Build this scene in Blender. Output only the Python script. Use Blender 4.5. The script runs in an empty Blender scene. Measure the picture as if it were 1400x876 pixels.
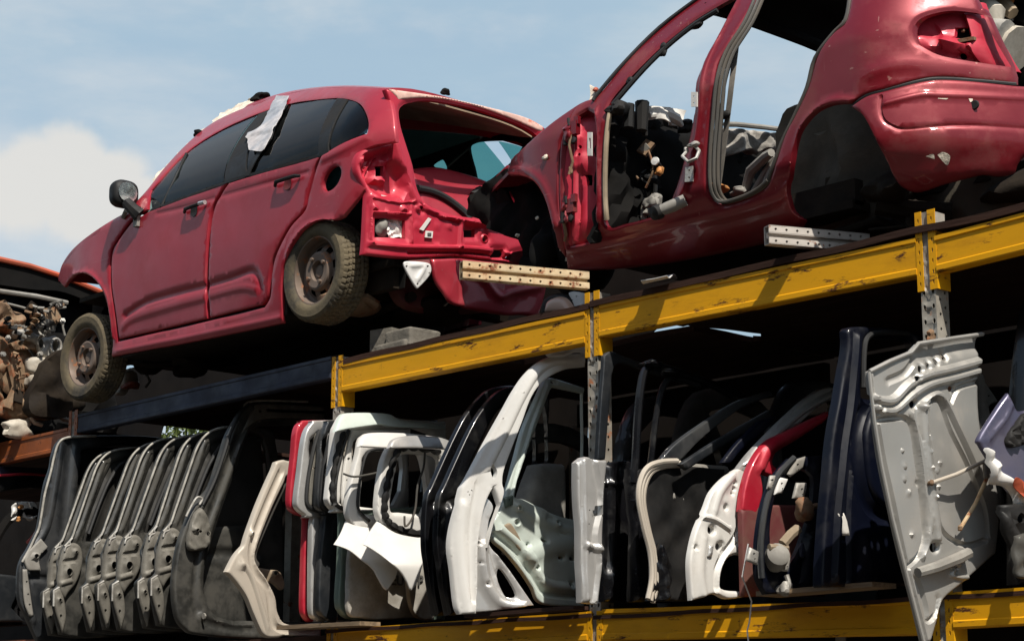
import bpy, math, random
import numpy as np
from mathutils import Vector
from mathutils.geometry import delaunay_2d_cdt
random.seed(7); RNG = np.random.RandomState(11)
scene = bpy.context.scene
COL = scene.collection
# ------------------------------------------------------------------ camera
CAM = np.array([0., 0., 1.6])
FPX, HOR, VPX = 2636., 556., 2456.            # focal length in px of a 1400 px wide picture, horizon drop, rack vanishing point
PITCH = math.atan(HOR / FPX); AZ = math.atan(VPX / math.hypot(FPX, HOR))
_fh = np.array([-math.cos(AZ), math.sin(AZ), 0]); _R = np.array([math.sin(AZ), math.cos(AZ), 0])
_F = _fh * math.cos(PITCH) + np.array([0, 0, math.sin(PITCH)]); _U = -_fh * math.sin(PITCH) + np.array([0, 0, math.cos(PITCH)])
def ray(x, y): return _F * FPX + _R * (x - 700) - _U * (y - 438)
cd = bpy.data.cameras.new('camera'); cam = bpy.data.objects.new('camera', cd); COL.objects.link(cam)
cd.sensor_width = 36; cd.lens = 36 * FPX / 1400; cd.clip_end = 5000
from mathutils import Matrix
cam.matrix_world = Matrix(((_R[0], _U[0], -_F[0], CAM[0]), (_R[1], _U[1], -_F[1], CAM[1]), (_R[2], _U[2], -_F[2], CAM[2]), (0, 0, 0, 1)))
scene.camera = cam

# ------------------------------------------------------------------ surfaces that outlines are laid out on
class Surf:
    """w = fn(u, v) along one axis; Y: u=x v=z, X: u=y v=z, Z: u=x v=y; out = side the skin faces"""
    def __init__(s, axis, fn, out=None, lo=None, hi=None):
        s.a = 'XYZ'.index(axis); s.iu, s.iv = [(1, 2), (0, 2), (0, 1)][s.a]
        s.fn = fn if callable(fn) else (lambda u, v, c=fn: c + 0 * u)
        s.out = out if out is not None else (1, -1, -1)[s.a]
        s.lo, s.hi = lo, hi
    def un(s, px, py):
        d = ray(px, py)
        if s.lo is None:
            w0 = float(s.fn(np.float64(s.q0[0]), np.float64(s.q0[1]))) if hasattr(s, 'q0') else None
        lo, hi = s.lo, s.hi
        w = np.linspace(lo, hi, 400)
        t = (w - CAM[s.a]) / d[s.a]
        P = CAM[None] + t[:, None] * d[None]
        g = w - s.fn(P[:, s.iu], P[:, s.iv])
        k = np.where(np.sign(g[:-1]) != np.sign(g[1:]))[0]
        if len(k):
            k = k[0] if (t[0] < t[-1]) else k[-1]
            f = g[k] / (g[k] - g[k + 1]); tt = t[k] + (t[k + 1] - t[k]) * f
        else:
            tt = t[np.argmin(abs(g))]
        p = CAM + tt * d
        return np.array([p[s.iu], p[s.iv]])
    def p3(s, uv, off=0.):
        uv = np.atleast_2d(uv); w = s.fn(uv[:, 0], uv[:, 1]) + s.out * off
        P = np.zeros((len(uv), 3)); P[:, s.iu] = uv[:, 0]; P[:, s.iv] = uv[:, 1]; P[:, s.a] = w
        return P
    def at(s, px, py, off=0.): return s.p3(s.un(px, py), off)[0]
def YS(c, **k):
    f = c if callable(c) else (lambda u, v: c + 0 * u)
    return Surf('Y', f, lo=k.get('lo', 5.4), hi=k.get('hi', 9.5), out=k.get('out'))
def XS(c, ty=0., tz=0., y0=6.3, z0=2.2):
    return Surf('X', lambda y, z: c + ty * (y - y0) + tz * (z - z0), lo=c - 2.2, hi=c + 2.2)
def ZS(c, out=None): return Surf('Z', lambda x, y: c + 0 * x, lo=c - .05, hi=c + .05, out=out)

def cr(pts, n=5, closed=True):
    """smooth a pixel outline; a point (x, y, 1) is a corner"""
    P = [np.array(p[:2], float) for p in pts]; C = [len(p) > 2 for p in pts]; N = len(P); out = []
    for i in range(N if closed else N - 1):
        p1, p2 = P[i], P[(i + 1) % N]
        p0 = P[i - 1] if (closed or i > 0) else p1; p3 = P[(i + 2) % N] if (closed or i + 2 < N) else p2
        if C[i]: p0 = p1 - (p2 - p1) * .5
        if C[(i + 1) % N]: p3 = p2 + (p2 - p1) * .5
        if C[i] and C[(i + 1) % N]: out.append(p1); continue
        for k in range(n):
            t = k / n
            out.append(.5 * (2 * p1 + (p2 - p0) * t + (2 * p0 - 5 * p1 + 4 * p2 - p3) * t * t + (3 * p1 - p0 - 3 * p2 + p3) * t ** 3))
    if not closed: out.append(P[-1])
    return out
def circ(x, y, rx, ry=None, n=14, rot=0.):
    ry = ry or rx; c, s = math.cos(rot), math.sin(rot)
    return [(x + rx * math.cos(a) * c - ry * math.sin(a) * s, y + rx * math.cos(a) * s + ry * math.sin(a) * c) for a in [2 * math.pi * k / n for k in range(n)]]
def rrect(x0, y0, x1, y1): return [(x0, y0, 1), (x1, y0, 1), (x1, y1, 1), (x0, y1, 1)]

def inpoly(P, poly):
    x, y = P[:, 0], P[:, 1]; c = np.zeros(len(P), bool); n = len(poly); j = n - 1
    for i in range(n):
        xi, yi = poly[i]; xj, yj = poly[j]
        if yi != yj:
            m = ((yi > y) != (yj > y)) & (x < (xj - xi) * (y - yi) / (yj - yi) + xi); c ^= m
        j = i
    return c
def segdist(P, Q, closed):
    Q = np.asarray(Q, float); A = Q if closed else Q[:-1]; B = np.roll(Q, -1, 0) if closed else Q[1:]
    best = np.full(len(P), 1e9)
    for a, b in zip(A, B):
        d = b - a; L = d @ d
        t = np.clip(((P - a) @ d) / L, 0, 1) if L > 0 else 0 * P[:, 0]
        e = P - a - t[:, None] * d[None]
        best = np.minimum(best, np.einsum('ij,ij->i', e, e))
    return np.sqrt(best)
def resample(Q, step):
    Q = [np.asarray(q, float) for q in Q]; out = []
    for a, b in zip(Q, Q[1:] + Q[:1]):
        L = np.linalg.norm(b - a)
        if L < 1e-6: continue
        k = max(1, int(L / step + .5)); out += [a + (b - a) * i / k for i in range(k)]
    # drop points closer than a little
    r = [out[0]]
    for q in out[1:]:
        if np.linalg.norm(q - r[-1]) > step * .12: r.append(q)
    if np.linalg.norm(r[0] - r[-1]) < step * .12 and len(r) > 3: r.pop()
    return np.array(r)
def sm(t): t = np.clip(t, 0, 1); return t * t * (3 - 2 * t)

def sheet(S, outline, holes=(), t=.015, res=.03, edge=0., ed=0., hedge=0., hed=0., ribs=(), dimples=(), noise=0., nf=6., off=0., uv=False, hfn=None, n=5):
    """pressed sheet-metal panel: outline and holes in picture px (or uv metres), rolled edges, ribs [(pts, width, height)], dimples [(x, y, r, h)]"""
    U = (lambda q: [np.array(p[:2], float) for p in q]) if uv else (lambda q: [S.un(*p[:2]) for p in q])
    ring = resample(U(cr(outline, n)), res * .7); hs = [resample(U(cr(h, 4)), res * .6) for h in holes]
    lo, hi = ring.min(0), ring.max(0); G = []
    gy = lo[1]; k = 0
    while gy < hi[1]:
        xs = np.arange(lo[0] + (k % 2) * res * .5, hi[0], res); G.append(np.c_[xs, np.full(len(xs), gy)]); gy += res * .866; k += 1
    G = np.vstack(G) if G else np.zeros((0, 2)); G += RNG.uniform(-.04, .04, G.shape) * res
    m = inpoly(G, ring)
    for h in hs: m &= ~inpoly(G, h)
    G = G[m]
    if len(G):
        d = segdist(G, ring, True)
        for h in hs: d = np.minimum(d, segdist(G, h, True))
        G = G[d > res * .45]
    rq = [(U(cr(rb[0], 4, False)), rb[1]) for rb in ribs]; X = []
    for q, wd in rq:                      # mesh rows that follow each rib
        q = np.array(q); dl = segdist(G, q, False) if len(G) else np.zeros(0); G = G[dl > wd * 1.15]
        L = np.linalg.norm(np.diff(q, axis=0), axis=1); cu = np.r_[0, np.cumsum(L)]; n_ = max(3, int(cu[-1] / max(.6 * res, .3 * wd)) + 1); tt = np.linspace(0, cu[-1], n_)
        c_ = np.c_[np.interp(tt, cu, q[:, 0]), np.interp(tt, cu, q[:, 1])]; tn = np.gradient(c_, axis=0); tn /= np.linalg.norm(tn, axis=1)[:, None] + 1e-9; nr = np.c_[-tn[:, 1], tn[:, 0]]
        for o_ in (-1, -.6, -.25, .25, .6, 1): X.append((c_ + nr * wd * o_, abs(o_) * wd * .93, q, wd))
    def inset(rg, dd):
        tn = np.roll(rg, -1, 0) - np.roll(rg, 1, 0); tn /= np.linalg.norm(tn, axis=1)[:, None] + 1e-9; nr = np.c_[-tn[:, 1], tn[:, 0]]
        return np.vstack([rg + nr * dd, rg - nr * dd])
    for rg, w_e in [(ring, edge)] + [(h, hedge) for h in hs]:
        if w_e:
            for f_ in (.3, .7, 1.1): X.append((inset(rg, w_e * f_), None, None, w_e * f_))
    E_ = []
    for c_, dmin, q, wd in X:
        m = inpoly(c_, ring)
        for h in hs: m &= ~inpoly(c_, h)
        c_ = c_[m]
        if not len(c_): continue
        d = segdist(c_, ring, True)
        for h in hs: d = np.minimum(d, segdist(c_, h, True))
        if q is None: c_ = c_[d > wd * .93]
        else: c_ = c_[(d > res * .3) & (segdist(c_, q, False) > dmin)] if dmin > 0 else c_[d > res * .3]
        if len(c_): E_.append(c_)
    if E_:
        E_ = np.vstack(E_); key = np.round(E_ / (res * .22)).astype(int); _, ix = np.unique(key, axis=0, return_index=True); E_ = E_[ix]
        if len(G):
            keep = np.ones(len(G), bool)
            for k0 in range(0, len(E_), 400): keep &= (((G[:, None] - E_[None, k0:k0 + 400]) ** 2).sum(2).min(1) > (res * .4) ** 2)
            G = G[keep]
        G = np.vstack([G, E_])
    pts = [ring] + hs; E = []; o = 0
    for q in pts: E += [(o + i, o + (i + 1) % len(q)) for i in range(len(q))]; o += len(q)
    A = np.vstack(pts + [G])
    r = delaunay_2d_cdt([Vector(p) for p in A], E, [], 0, 1e-7)
    V = np.array([v[:] for v in r[0]]); F = np.array([f for f in r[2] if len(f) == 3])
    c = V[F].mean(1); m = inpoly(c, ring)
    for h in hs: m &= ~inpoly(c, h)
    F = F[m]
    d0 = segdist(V, ring, True); H = np.zeros(len(V)) + off
    if edge: H -= ed * (1 - np.sqrt(np.clip(1 - (1 - np.clip(d0 / edge, 0, 1)) ** 2, 0, 1)))
    if hedge:
        for h in hs: H -= hed * (1 - sm(segdist(V, h, True) / hedge))
    for rb in ribs:
        q = U(cr(rb[0], 4, False)); dd = segdist(V, q, False); H += rb[2] * sm(1.4 * (1 - dd / rb[1]))
    for dm in dimples:
        q = U([dm[:2]])[0]; dd = np.linalg.norm(V - q, axis=1); H += dm[3] * sm(1.5 * (1 - dd / dm[2]))
    if noise: H += noise * (np.sin(V[:, 0] * nf * 1.7 + 2 * np.sin(V[:, 1] * nf)) * np.sin(V[:, 1] * nf * 1.3 + 1.1 + np.sin(V[:, 0] * nf * .8)))
    if hfn: H += hfn(V)
    P = S.p3(V, 0); w = S.out * H; P1 = P.copy(); P1[:, S.a] += w; P2 = P.copy(); P2[:, S.a] += w - S.out * t
    a, b, cc = P1[F[0]]; nrm = np.cross(b - a, cc - a)[S.a] * S.out
    if nrm < 0: F = F[:, ::-1]
    N = len(V); cnt = {}
    for f in F:
        for i in range(3):
            e = (f[i], f[(i + 1) % 3]); cnt[e] = 1
    B = [e for e in cnt if (e[1], e[0]) not in cnt]
    faces = [tuple(f) for f in F] + [tuple(N + x for x in f[::-1]) for f in F] + [(e[1], e[0], N + e[0], N + e[1]) for e in B]
    return np.vstack([P1, P2]), faces

def mirror_y(g, yc): 
    V = g[0].copy(); V[:, 1] = 2 * yc - V[:, 1]; return V, [f[::-1] for f in g[1]]
def loft(rows, t=0.02, up=(0, 0, -1)):
    """grid of rows -> thick sheet"""
    R = np.array(rows); n, m = R.shape[:2]; V = R.reshape(-1, 3); W = V + np.array(up, float) * t; N = len(V); F = []
    for i in range(n - 1):
        for j in range(m - 1):
            a, b, c, d = i * m + j, i * m + j + 1, (i + 1) * m + j + 1, (i + 1) * m + j
            F.append((a, b, c, d)); F.append((N + d, N + c, N + b, N + a))
    for i in range(n - 1):
        for j in (0, m - 1):
            a, d = i * m + j, (i + 1) * m + j; F.append((a, d, N + d, N + a) if j == 0 else (d, a, N + a, N + d))
    for j in range(m - 1):
        for i in (0, n - 1):
            a, b = i * m + j, i * m + j + 1; F.append((b, a, N + a, N + b) if i == 0 else (a, b, N + b, N + a))
    return np.vstack([V, W]), F
def box(c, s, rz=0., rx=0., ry=0.):
    x, y, z = [q / 2 for q in s]
    V = np.array([(a * x, b * y, d * z) for a in (-1, 1) for b in (-1, 1) for d in (-1, 1)])
    M = np.array((Matrix.Rotation(rz, 3, 'Z') @ Matrix.Rotation(ry, 3, 'Y') @ Matrix.Rotation(rx, 3, 'X')))
    return V @ M.T + np.array(c), [(0, 1, 3, 2), (4, 6, 7, 5), (0, 4, 5, 1), (2, 3, 7, 6), (0, 2, 6, 4), (1, 5, 7, 3)]
def bbox2(x0, x1, y0, y1, z0, z1): return box(((x0 + x1) / 2, (y0 + y1) / 2, (z0 + z1) / 2), (x1 - x0, y1 - y0, z1 - z0))
def prism(prof, p0, p1, up=(0, 0, 1)):
    """closed 2-D profile (side, up) swept from p0 to p1"""
    p0, p1, up = np.array(p0, float), np.array(p1, float), np.array(up, float); d = (p1 - p0) / np.linalg.norm(p1 - p0)
    sd = np.cross(d, up); sd /= np.linalg.norm(sd); u = np.cross(sd, d)
    a = [p0 + sd * q[0] + u * q[1] for q in prof]; b = [p1 + sd * q[0] + u * q[1] for q in prof]; n = len(prof)
    return np.array(a + b), [(i, n + i, n + (i + 1) % n, (i + 1) % n) for i in range(n)] + [tuple(range(n)), tuple(range(2 * n - 1, n - 1, -1))]
def bar(p0, p1, w, h, up=(0, 0, 1)): return prism([(-w / 2, -h / 2), (w / 2, -h / 2), (w / 2, h / 2), (-w / 2, h / 2)], p0, p1, up)
def tube(pts, r, n=8, closed=False):
    P = [np.array(p, float) for p in pts]; R = r if hasattr(r, '__len__') else [r] * len(P); V = []; F = []; N = len(P); prev = None
    for i, p in enumerate(P):
        if closed: d = P[(i + 1) % N] - P[i - 1]
        else: d = P[min(i + 1, N - 1)] - P[max(i - 1, 0)]
        d = d / (np.linalg.norm(d) + 1e-12)
        a = prev if prev is not None else (np.array([0, 0, 1.]) if abs(d[2]) < .9 else np.array([1., 0, 0]))
        a = a - d * (a @ d); a /= np.linalg.norm(a); b = np.cross(d, a); prev = a
        V += [p + R[i] * (a * math.cos(2 * math.pi * k / n) + b * math.sin(2 * math.pi * k / n)) for k in range(n)]
    for i in range(N if closed else N - 1):
        j = (i + 1) % N
        F += [(i * n + k, i * n + (k + 1) % n, j * n + (k + 1) % n, j * n + k) for k in range(n)]
    if not closed: F += [tuple(range(n - 1, -1, -1)), tuple((N - 1) * n + k for k in range(n))]
    return np.array(V), F
def lathe(prof, c, axis=(0, 1, 0), n=48, skip=None, rfn=None):
    """profile [(radius, along)] turned round axis through c; skip(i, k) leaves a face out"""
    ax = np.array(axis, float); ax /= np.linalg.norm(ax); a = np.cross(ax, [0, 0, 1.] if abs(ax[2]) < .9 else [1., 0, 0]); a /= np.linalg.norm(a); b = np.cross(ax, a); V = []; F = []
    for i, (r, h) in enumerate(prof):
        for k in range(n):
            q = rfn(i, k, r) if rfn else r; t = 2 * math.pi * k / n
            V.append(np.array(c) + ax * h + q * (a * math.cos(t) + b * math.sin(t)))
    for i in range(len(prof) - 1):
        for k in range(n):
            if skip and skip(i, k): continue
            F.append((i * n + k, i * n + (k + 1) % n, (i + 1) * n + (k + 1) % n, (i + 1) * n + k))
    return np.array(V), F
def lump(c, s, seed=0, rough=.3, sub=3, box_=0.):
    """irregular solid: a cast part, a crumpled bag, a stone"""
    import bmesh
    bm = bmesh.new(); bmesh.ops.create_icosphere(bm, subdivisions=sub, radius=1); V = np.array([v.co[:] for v in bm.verts]); F = [tuple(v.index for v in f.verts) for f in bm.faces]; bm.free()
    if box_: V = np.sign(V) * np.abs(V) ** (1 - box_)
    r = np.random.RandomState(seed); k = 0
    h = np.zeros(len(V))
    for f in (1.5, 3, 5.5):
        for _ in range(3):
            d = r.normal(size=3) * f; h += np.sin(V @ d + r.uniform(0, 6)) / f
    return V * (1 + rough * h * .6)[:, None] * np.array(s) + np.array(c), F
def crack(pts, w0, seed=0):
    return pts

# ------------------------------------------------------------------ objects
def obj(name, geos, mat, parent=None, ang=38, flat=False):
    if not isinstance(geos, list): geos = [geos]
    V = []; F = []; o = 0; MI = []
    for g in geos:
        V.append(np.asarray(g[0], float)); F += [tuple(int(i) + o for i in f) for f in g[1]]; o += len(g[0])
        MI += [g[2] if len(g) > 2 else 0] * len(g[1])
    V = np.vstack(V); c = (V.min(0) + V.max(0)) / 2; c[2] = V[:, 2].min()
    me = bpy.data.meshes.new(name); me.from_pydata((V - c).tolist(), [], F)
    for m in (mat if isinstance(mat, list) else [mat]): me.materials.append(m)
    if isinstance(mat, list): me.polygons.foreach_set('material_index', MI)
    me.update()
    if not flat:
        me.shade_smooth(); me.set_sharp_from_angle(angle=math.radians(ang))
    ob = bpy.data.objects.new(name, me); COL.objects.link(ob)
    base = np.zeros(3)
    if parent is not None:
        ob.parent = parent; q = parent
        while q is not None: base += np.array(q.location); q = q.parent
    ob.location = c - base
    return ob
def objs(name, geos, mat, parent=None, **k): return [obj(name, g, mat, parent, **k) for g in geos]
def tag(o, label, cat=None, group=None):
    o['label'] = label
    if cat: o['category'] = cat; o['kind'] = 'thing'
    if group: o['group'] = group
    return o
def thing(name, label, cat, loc, group=None):
    o = bpy.data.objects.new(name, None); o.empty_display_size = .2; COL.objects.link(o); o.location = tuple(float(x) for x in loc); return tag(o, label, cat, group)
def setting(name, geos, mat, kind='structure', **k):
    o = obj(name, geos, mat, **k); o['kind'] = kind; return o
def dup(root, d, label=None):
    r = root.copy(); COL.objects.link(r); r.location = Vector(root.location) + Vector(d)
    if label: r['label'] = label
    for ch in list(root.children):
        c = ch.copy(); COL.objects.link(c); c.parent = r
        for g in ch.children:
            e = g.copy(); COL.objects.link(e); e.parent = c
    return r

# ------------------------------------------------------------------ materials
def mat(name, col, rough=.5, metal=0., coat=0., var=.15, vscale=3., dirt=0., dirtcol=(.12, .085, .05), dscale=2.5, dth=.5, rust=0., rustcol=(.16, .055, .02), rscale=9., bump=.0, bscale=60., spec=.5, chips=None, coatr=.08, scratch=None, stretch=None):
    m = bpy.data.materials.new(name); m.use_nodes = True; N = m.node_tree.nodes; L = m.node_tree.links; b = N['Principled BSDF']
    tc = N.new('ShaderNodeTexCoord'); co = tc.outputs['Object']
    if stretch:
        mp = N.new('ShaderNodeMapping'); mp.inputs['Scale'].default_value = stretch; L.new(co, mp.inputs[0]); co = mp.outputs[0]
    geo = N.new('ShaderNodeObjectInfo')
    add = N.new('ShaderNodeVectorMath'); add.operation = 'ADD'; L.new(co, add.inputs[0])
    cx = N.new('ShaderNodeCombineXYZ'); ml = N.new('ShaderNodeMath'); ml.operation = 'MULTIPLY'; ml.inputs[1].default_value = 37.; L.new(geo.outputs['Random'], ml.inputs[0]); L.new(ml.outputs[0], cx.inputs[0]); L.new(cx.outputs[0], add.inputs[1])
    vec = add.outputs[0]
    def noise(s, d=5., r=.6):
        n = N.new('ShaderNodeTexNoise'); n.inputs['Scale'].default_value = s; n.inputs['Detail'].default_value = d; n.inputs['Roughness'].default_value = r; L.new(vec, n.inputs['Vector']); return n.outputs['Fac']
    def ramp(f, a, c):
        r = N.new('ShaderNodeMapRange'); r.interpolation_type = 'SMOOTHSTEP'; r.inputs['From Min'].default_value = a; r.inputs['From Max'].default_value = c; L.new(f, r.inputs['Value']); return r.outputs[0]
    def mix(f, a, c, k=1.):
        x = N.new('ShaderNodeMix'); x.data_type = 'RGBA'
        if k != 1.:
            mm = N.new('ShaderNodeMath'); mm.operation = 'MULTIPLY'; mm.inputs[1].default_value = k; L.new(f, mm.inputs[0]); f = mm.outputs[0]
        L.new(f, x.inputs['Factor'])
        for i, q in ((6, a), (7, c)):
            if isinstance(q, tuple): x.inputs[i].default_value = (*q, 1)
            else: L.new(q, x.inputs[i])
        return x.outputs[2]
    col = tuple(col); f = noise(vscale); c = mix(ramp(f, .3, .7), tuple(q * (1 - var) for q in col), tuple(min(1, q * (1 + var)) for q in col))
    rg = None
    if dirt:
        fd = ramp(noise(dscale, 8., .7), dth - .12, dth + .16); c = mix(fd, c, dirtcol, dirt); rg = fd
    if rust:
        fr = ramp(noise(rscale, 9., .72), 1 - rust - .03, 1 - rust + .05); rc = mix(ramp(noise(rscale * 4), .35, .65), tuple(q * .5 for q in rustcol), tuple(q * 1.6 for q in rustcol)); c = mix(fr, c, rc); rg = fr
    if chips:
        th, cc, sc = chips; fc = ramp(noise(sc, 10., .75), th, th + .02); c = mix(fc, c, cc)
    if scratch:
        amt, sc_col = scratch; fs = None
        for sx_, off_ in (((2., 2., 70.), 3.), ((60., 60., 3.), 7.), ((30., 30., 45.), 1.)):
            mp2 = N.new('ShaderNodeMapping'); mp2.inputs['Scale'].default_value = sx_; mp2.inputs['Location'].default_value = (off_, off_, off_); mp2.inputs['Rotation'].default_value = (.2 * off_, .1 * off_, .3); L.new(vec, mp2.inputs[0])
            n2 = N.new('ShaderNodeTexNoise'); n2.inputs['Scale'].default_value = 1.; n2.inputs['Detail'].default_value = 4.; L.new(mp2.outputs[0], n2.inputs['Vector']); q = ramp(n2.outputs['Fac'], .69, .73)
            if fs is None: fs = q
            else:
                mx_ = N.new('ShaderNodeMath'); mx_.operation = 'MAXIMUM'; L.new(fs, mx_.inputs[0]); L.new(q, mx_.inputs[1]); fs = mx_.outputs[0]
        mk = N.new('ShaderNodeMath'); mk.operation = 'MULTIPLY'; L.new(fs, mk.inputs[0]); L.new(ramp(noise(2.2, 3.), .48, .62), mk.inputs[1]); c = mix(mk.outputs[0], c, sc_col, amt)
    L.new(c, b.inputs['Base Color'])
    rn = ramp(noise(vscale * 2.3, 6.), .25, .75); mr = N.new('ShaderNodeMapRange'); mr.inputs['To Min'].default_value = rough * .8; mr.inputs['To Max'].default_value = min(1, rough * 1.25); L.new(rn, mr.inputs['Value'])
    ro = mr.outputs[0]
    if rg is not None:
        mx = N.new('ShaderNodeMix'); L.new(rg, mx.inputs[0]); L.new(ro, mx.inputs[2]); mx.inputs[3].default_value = .85; ro = mx.outputs[0]
    L.new(ro, b.inputs['Roughness']); b.inputs['Metallic'].default_value = metal; b.inputs['Coat Weight'].default_value = coat; b.inputs['Coat Roughness'].default_value = coatr; b.inputs['Specular IOR Level'].default_value = spec
    if bump:
        bp = N.new('ShaderNodeBump'); bp.inputs['Strength'].default_value = bump; bp.inputs['Distance'].default_value = .01; L.new(noise(bscale, 6.), bp.inputs['Height']); L.new(bp.outputs[0], b.inputs['Normal'])
    return m
def glass(name, tint, refl=.5, dark=.6):
    m = bpy.data.materials.new(name); m.use_nodes = True; N = m.node_tree.nodes; L = m.node_tree.links; N.remove(N['Principled BSDF']); out = N['Material Output']
    t = N.new('ShaderNodeBsdfTransparent'); g = N.new('ShaderNodeBsdfGlossy'); g.inputs['Roughness'].default_value = .03; fr = N.new('ShaderNodeFresnel'); fr.inputs[0].default_value = 1.28
    d = N.new('ShaderNodeBsdfDiffuse'); d.inputs[0].default_value = (.10, .09, .075, 1); nz = N.new('ShaderNodeTexNoise'); nz.inputs['Scale'].default_value = 5; nz.inputs['Detail'].default_value = 6
    tc = N.new('ShaderNodeTexCoord'); L.new(tc.outputs['Object'], nz.inputs['Vector'])
    t.inputs[0].default_value = (*tint, 1); m1 = N.new('ShaderNodeMixShader'); m2 = N.new('ShaderNodeMixShader')
    mr = N.new('ShaderNodeMapRange'); mr.inputs['From Min'].default_value = .35; mr.inputs['From Max'].default_value = .75; mr.inputs['To Max'].default_value = .035; L.new(nz.outputs['Fac'], mr.inputs['Value'])
    L.new(mr.outputs[0], m2.inputs[0]); L.new(t.outputs[0], m2.inputs[1]); L.new(d.outputs[0], m2.inputs[2])
    L.new(fr.outputs[0], m1.inputs[0]); L.new(m2.outputs[0], m1.inputs[1]); L.new(g.outputs[0], m1.inputs[2]); L.new(m1.outputs[0], out.inputs[0])
    return m
M = {}
M['red'] = mat('red paint', (.33, .018, .032), .45, .25, .4, .10, 2., scratch=(.45, (.40, .14, .13)), dirt=.25, dirtcol=(.22, .10, .09), dscale=3., dth=.62, chips=(.755, (.5, .36, .32), 16))
M['redside'] = M['red']
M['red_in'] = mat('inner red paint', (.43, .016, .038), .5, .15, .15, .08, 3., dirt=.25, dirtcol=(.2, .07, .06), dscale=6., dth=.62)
M['red2'] = mat('crimson paint', (.19, .006, .013), .38, .35, .45, .08, 2., scratch=(.55, (.42, .22, .18)), dirt=.35, dirtcol=(.16, .07, .055), dscale=4., dth=.58, chips=(.70, (.42, .28, .22), 20))
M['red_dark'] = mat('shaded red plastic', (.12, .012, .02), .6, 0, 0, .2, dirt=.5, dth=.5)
M['roofpeel'] = mat('peeled lacquer', (.62, .40, .33), .7, 0, 0, .2, 14., rust=.42, rustcol=(.34, .10, .06), rscale=7.)
M['black'] = mat('black plastic', (.007, .007, .007), .55, spec=.3, var=.3, dirt=.3, dirtcol=(.03, .025, .02))
M['blackpaint'] = mat('black car paint', (.004, .004, .005), .3, 0, .35, .2, spec=.35, dirt=.35, dirtcol=(.03, .028, .024), dscale=5., dth=.6, chips=(.70, (.14, .13, .12), 22))
M['navy'] = mat('navy car paint', (.0025, .0035, .009), .35, 0, .12, .2, spec=.22, dirt=.3, dirtcol=(.010, .010, .011), dscale=5., dth=.58, chips=(.75, (.10, .10, .10), 22))
M['violet'] = mat('slate violet paint', (.075, .070, .115), .35, .4, .5, .15, dirt=.3, dirtcol=(.12, .1, .09), dth=.6)
M['grime'] = mat('grimy underbody', (.013, .010, .008), .9, spec=.15, dirt=.6, dirtcol=(.034, .025, .016), dth=.5, bump=.3, bscale=25)
M['void'] = mat('dark trim', (.005, .005, .005), .9, spec=.1, dirt=.4, dirtcol=(.014, .012, .010))
M['rubber'] = mat('tyre rubber', (.040, .037, .032), .85, spec=.25, dirt=.7, dirtcol=(.15, .118, .068), dscale=5., dth=.42, bump=.3, bscale=40)
M['rim'] = mat('rusty steel wheel', (.16, .12, .095), .7, .3, dirt=.6, dirtcol=(.12, .08, .05), rust=.42, rustcol=(.20, .08, .035), rscale=10)
M['seal'] = mat('rubber seal', (.055, .052, .046), .7, var=.2, dirt=.3)
M['sunrim'] = mat('sunlit seal rim', (.30, .285, .25), .45, var=.3, vscale=20.)  # seal rims paled so their sunlit edge is in the colour
M['litarchdirt'] = mat('bounce-lit muddy arch lining', (.075, .066, .052), .9, spec=.15, var=.3, dirt=.6, dirtcol=(.13, .105, .075), dscale=4., bump=.4, bscale=20)  # mud made paler than grime, bounce light put into the colour
M['sealdark'] = mat('dark rubber seal', (.012, .012, .012), .6)
M['yellow'] = mat('yellow rack paint', (.68, .325, .003), .55, 0, 0, .10, 4., dirt=.5, dirtcol=(.30, .125, .006), dscale=4., dth=.56, rust=.405, rustcol=(.05, .016, .007), rscale=11., spec=.25, stretch=(.45, 1, 1.8), scratch=(.5, (.10, .04, .01)))
M['post'] = mat('galvanised post', (.37, .34, .29), .55, .3, 0, .2, 12., dirt=.4, dth=.52, rust=.40, rustcol=(.22, .08, .03))
M['orange'] = mat('orange rack paint', (.30, .075, .012), .5, 0, 0, .2, dirt=.5, dirtcol=(.10, .03, .01), dth=.5, rust=.40, rustcol=(.08, .025, .01))
M['bluebeam'] = mat('blue rack paint', (.014, .020, .045), .5, 0, 0, .25, dirt=.4, dirtcol=(.03, .03, .03))
M['deck'] = mat('dark deck board', (.042, .019, .012), .85, spec=.2, var=.3, dirt=.5, dirtcol=(.022, .011, .008), bump=.3, bscale=30, stretch=(.3, 3, 3))
M['wood'] = mat('weathered timber', (.24, .17, .10), .85, var=.3, vscale=9., dirt=.5, dirtcol=(.06, .035, .02), stretch=(.3, 4, 4), bump=.3)
M['channel'] = mat('rusty cream channel', (.56, .44, .27), .65, 0, 0, .15, 6., dirt=.6, dirtcol=(.36, .16, .05), dscale=7., dth=.50, rust=.44, rustcol=(.16, .05, .02), rscale=14.)
M['greych'] = mat('grey channel', (.42, .38, .34), .6, 0, 0, .15, 6., rust=.40, rustcol=(.16, .05, .02), rscale=14.)
M['white'] = mat('white car paint', (.60, .585, .55), .38, 0, .4, .05, 3., dirt=.30, dirtcol=(.36, .30, .23), dscale=4., dth=.60, chips=(.735, (.12, .07, .04), 14))
M['dustshade'] = mat('muddy shade-darkened white paint', (.36, .34, .30), .6, 0, .1, .12, 6., dirt=.6, dirtcol=(.17, .15, .12), dscale=7.)  # white paint under mud, darkened for the shade below the flaps
M['whiteplain'] = mat('white plastic', (.64, .625, .60), .5, var=.04, dirt=.2, dirtcol=(.4, .35, .28), dth=.65)
M['palegreen'] = mat('pale green white paint', (.50, .56, .51), .40, 0, .4, .06, 3., dirt=.30, dirtcol=(.30, .27, .2), dscale=5., dth=.60)
M['green'] = mat('grey green paint', (.15, .20, .165), .35, .3, .5, .1, dirt=.3, dirtcol=(.12, .11, .08))
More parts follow.
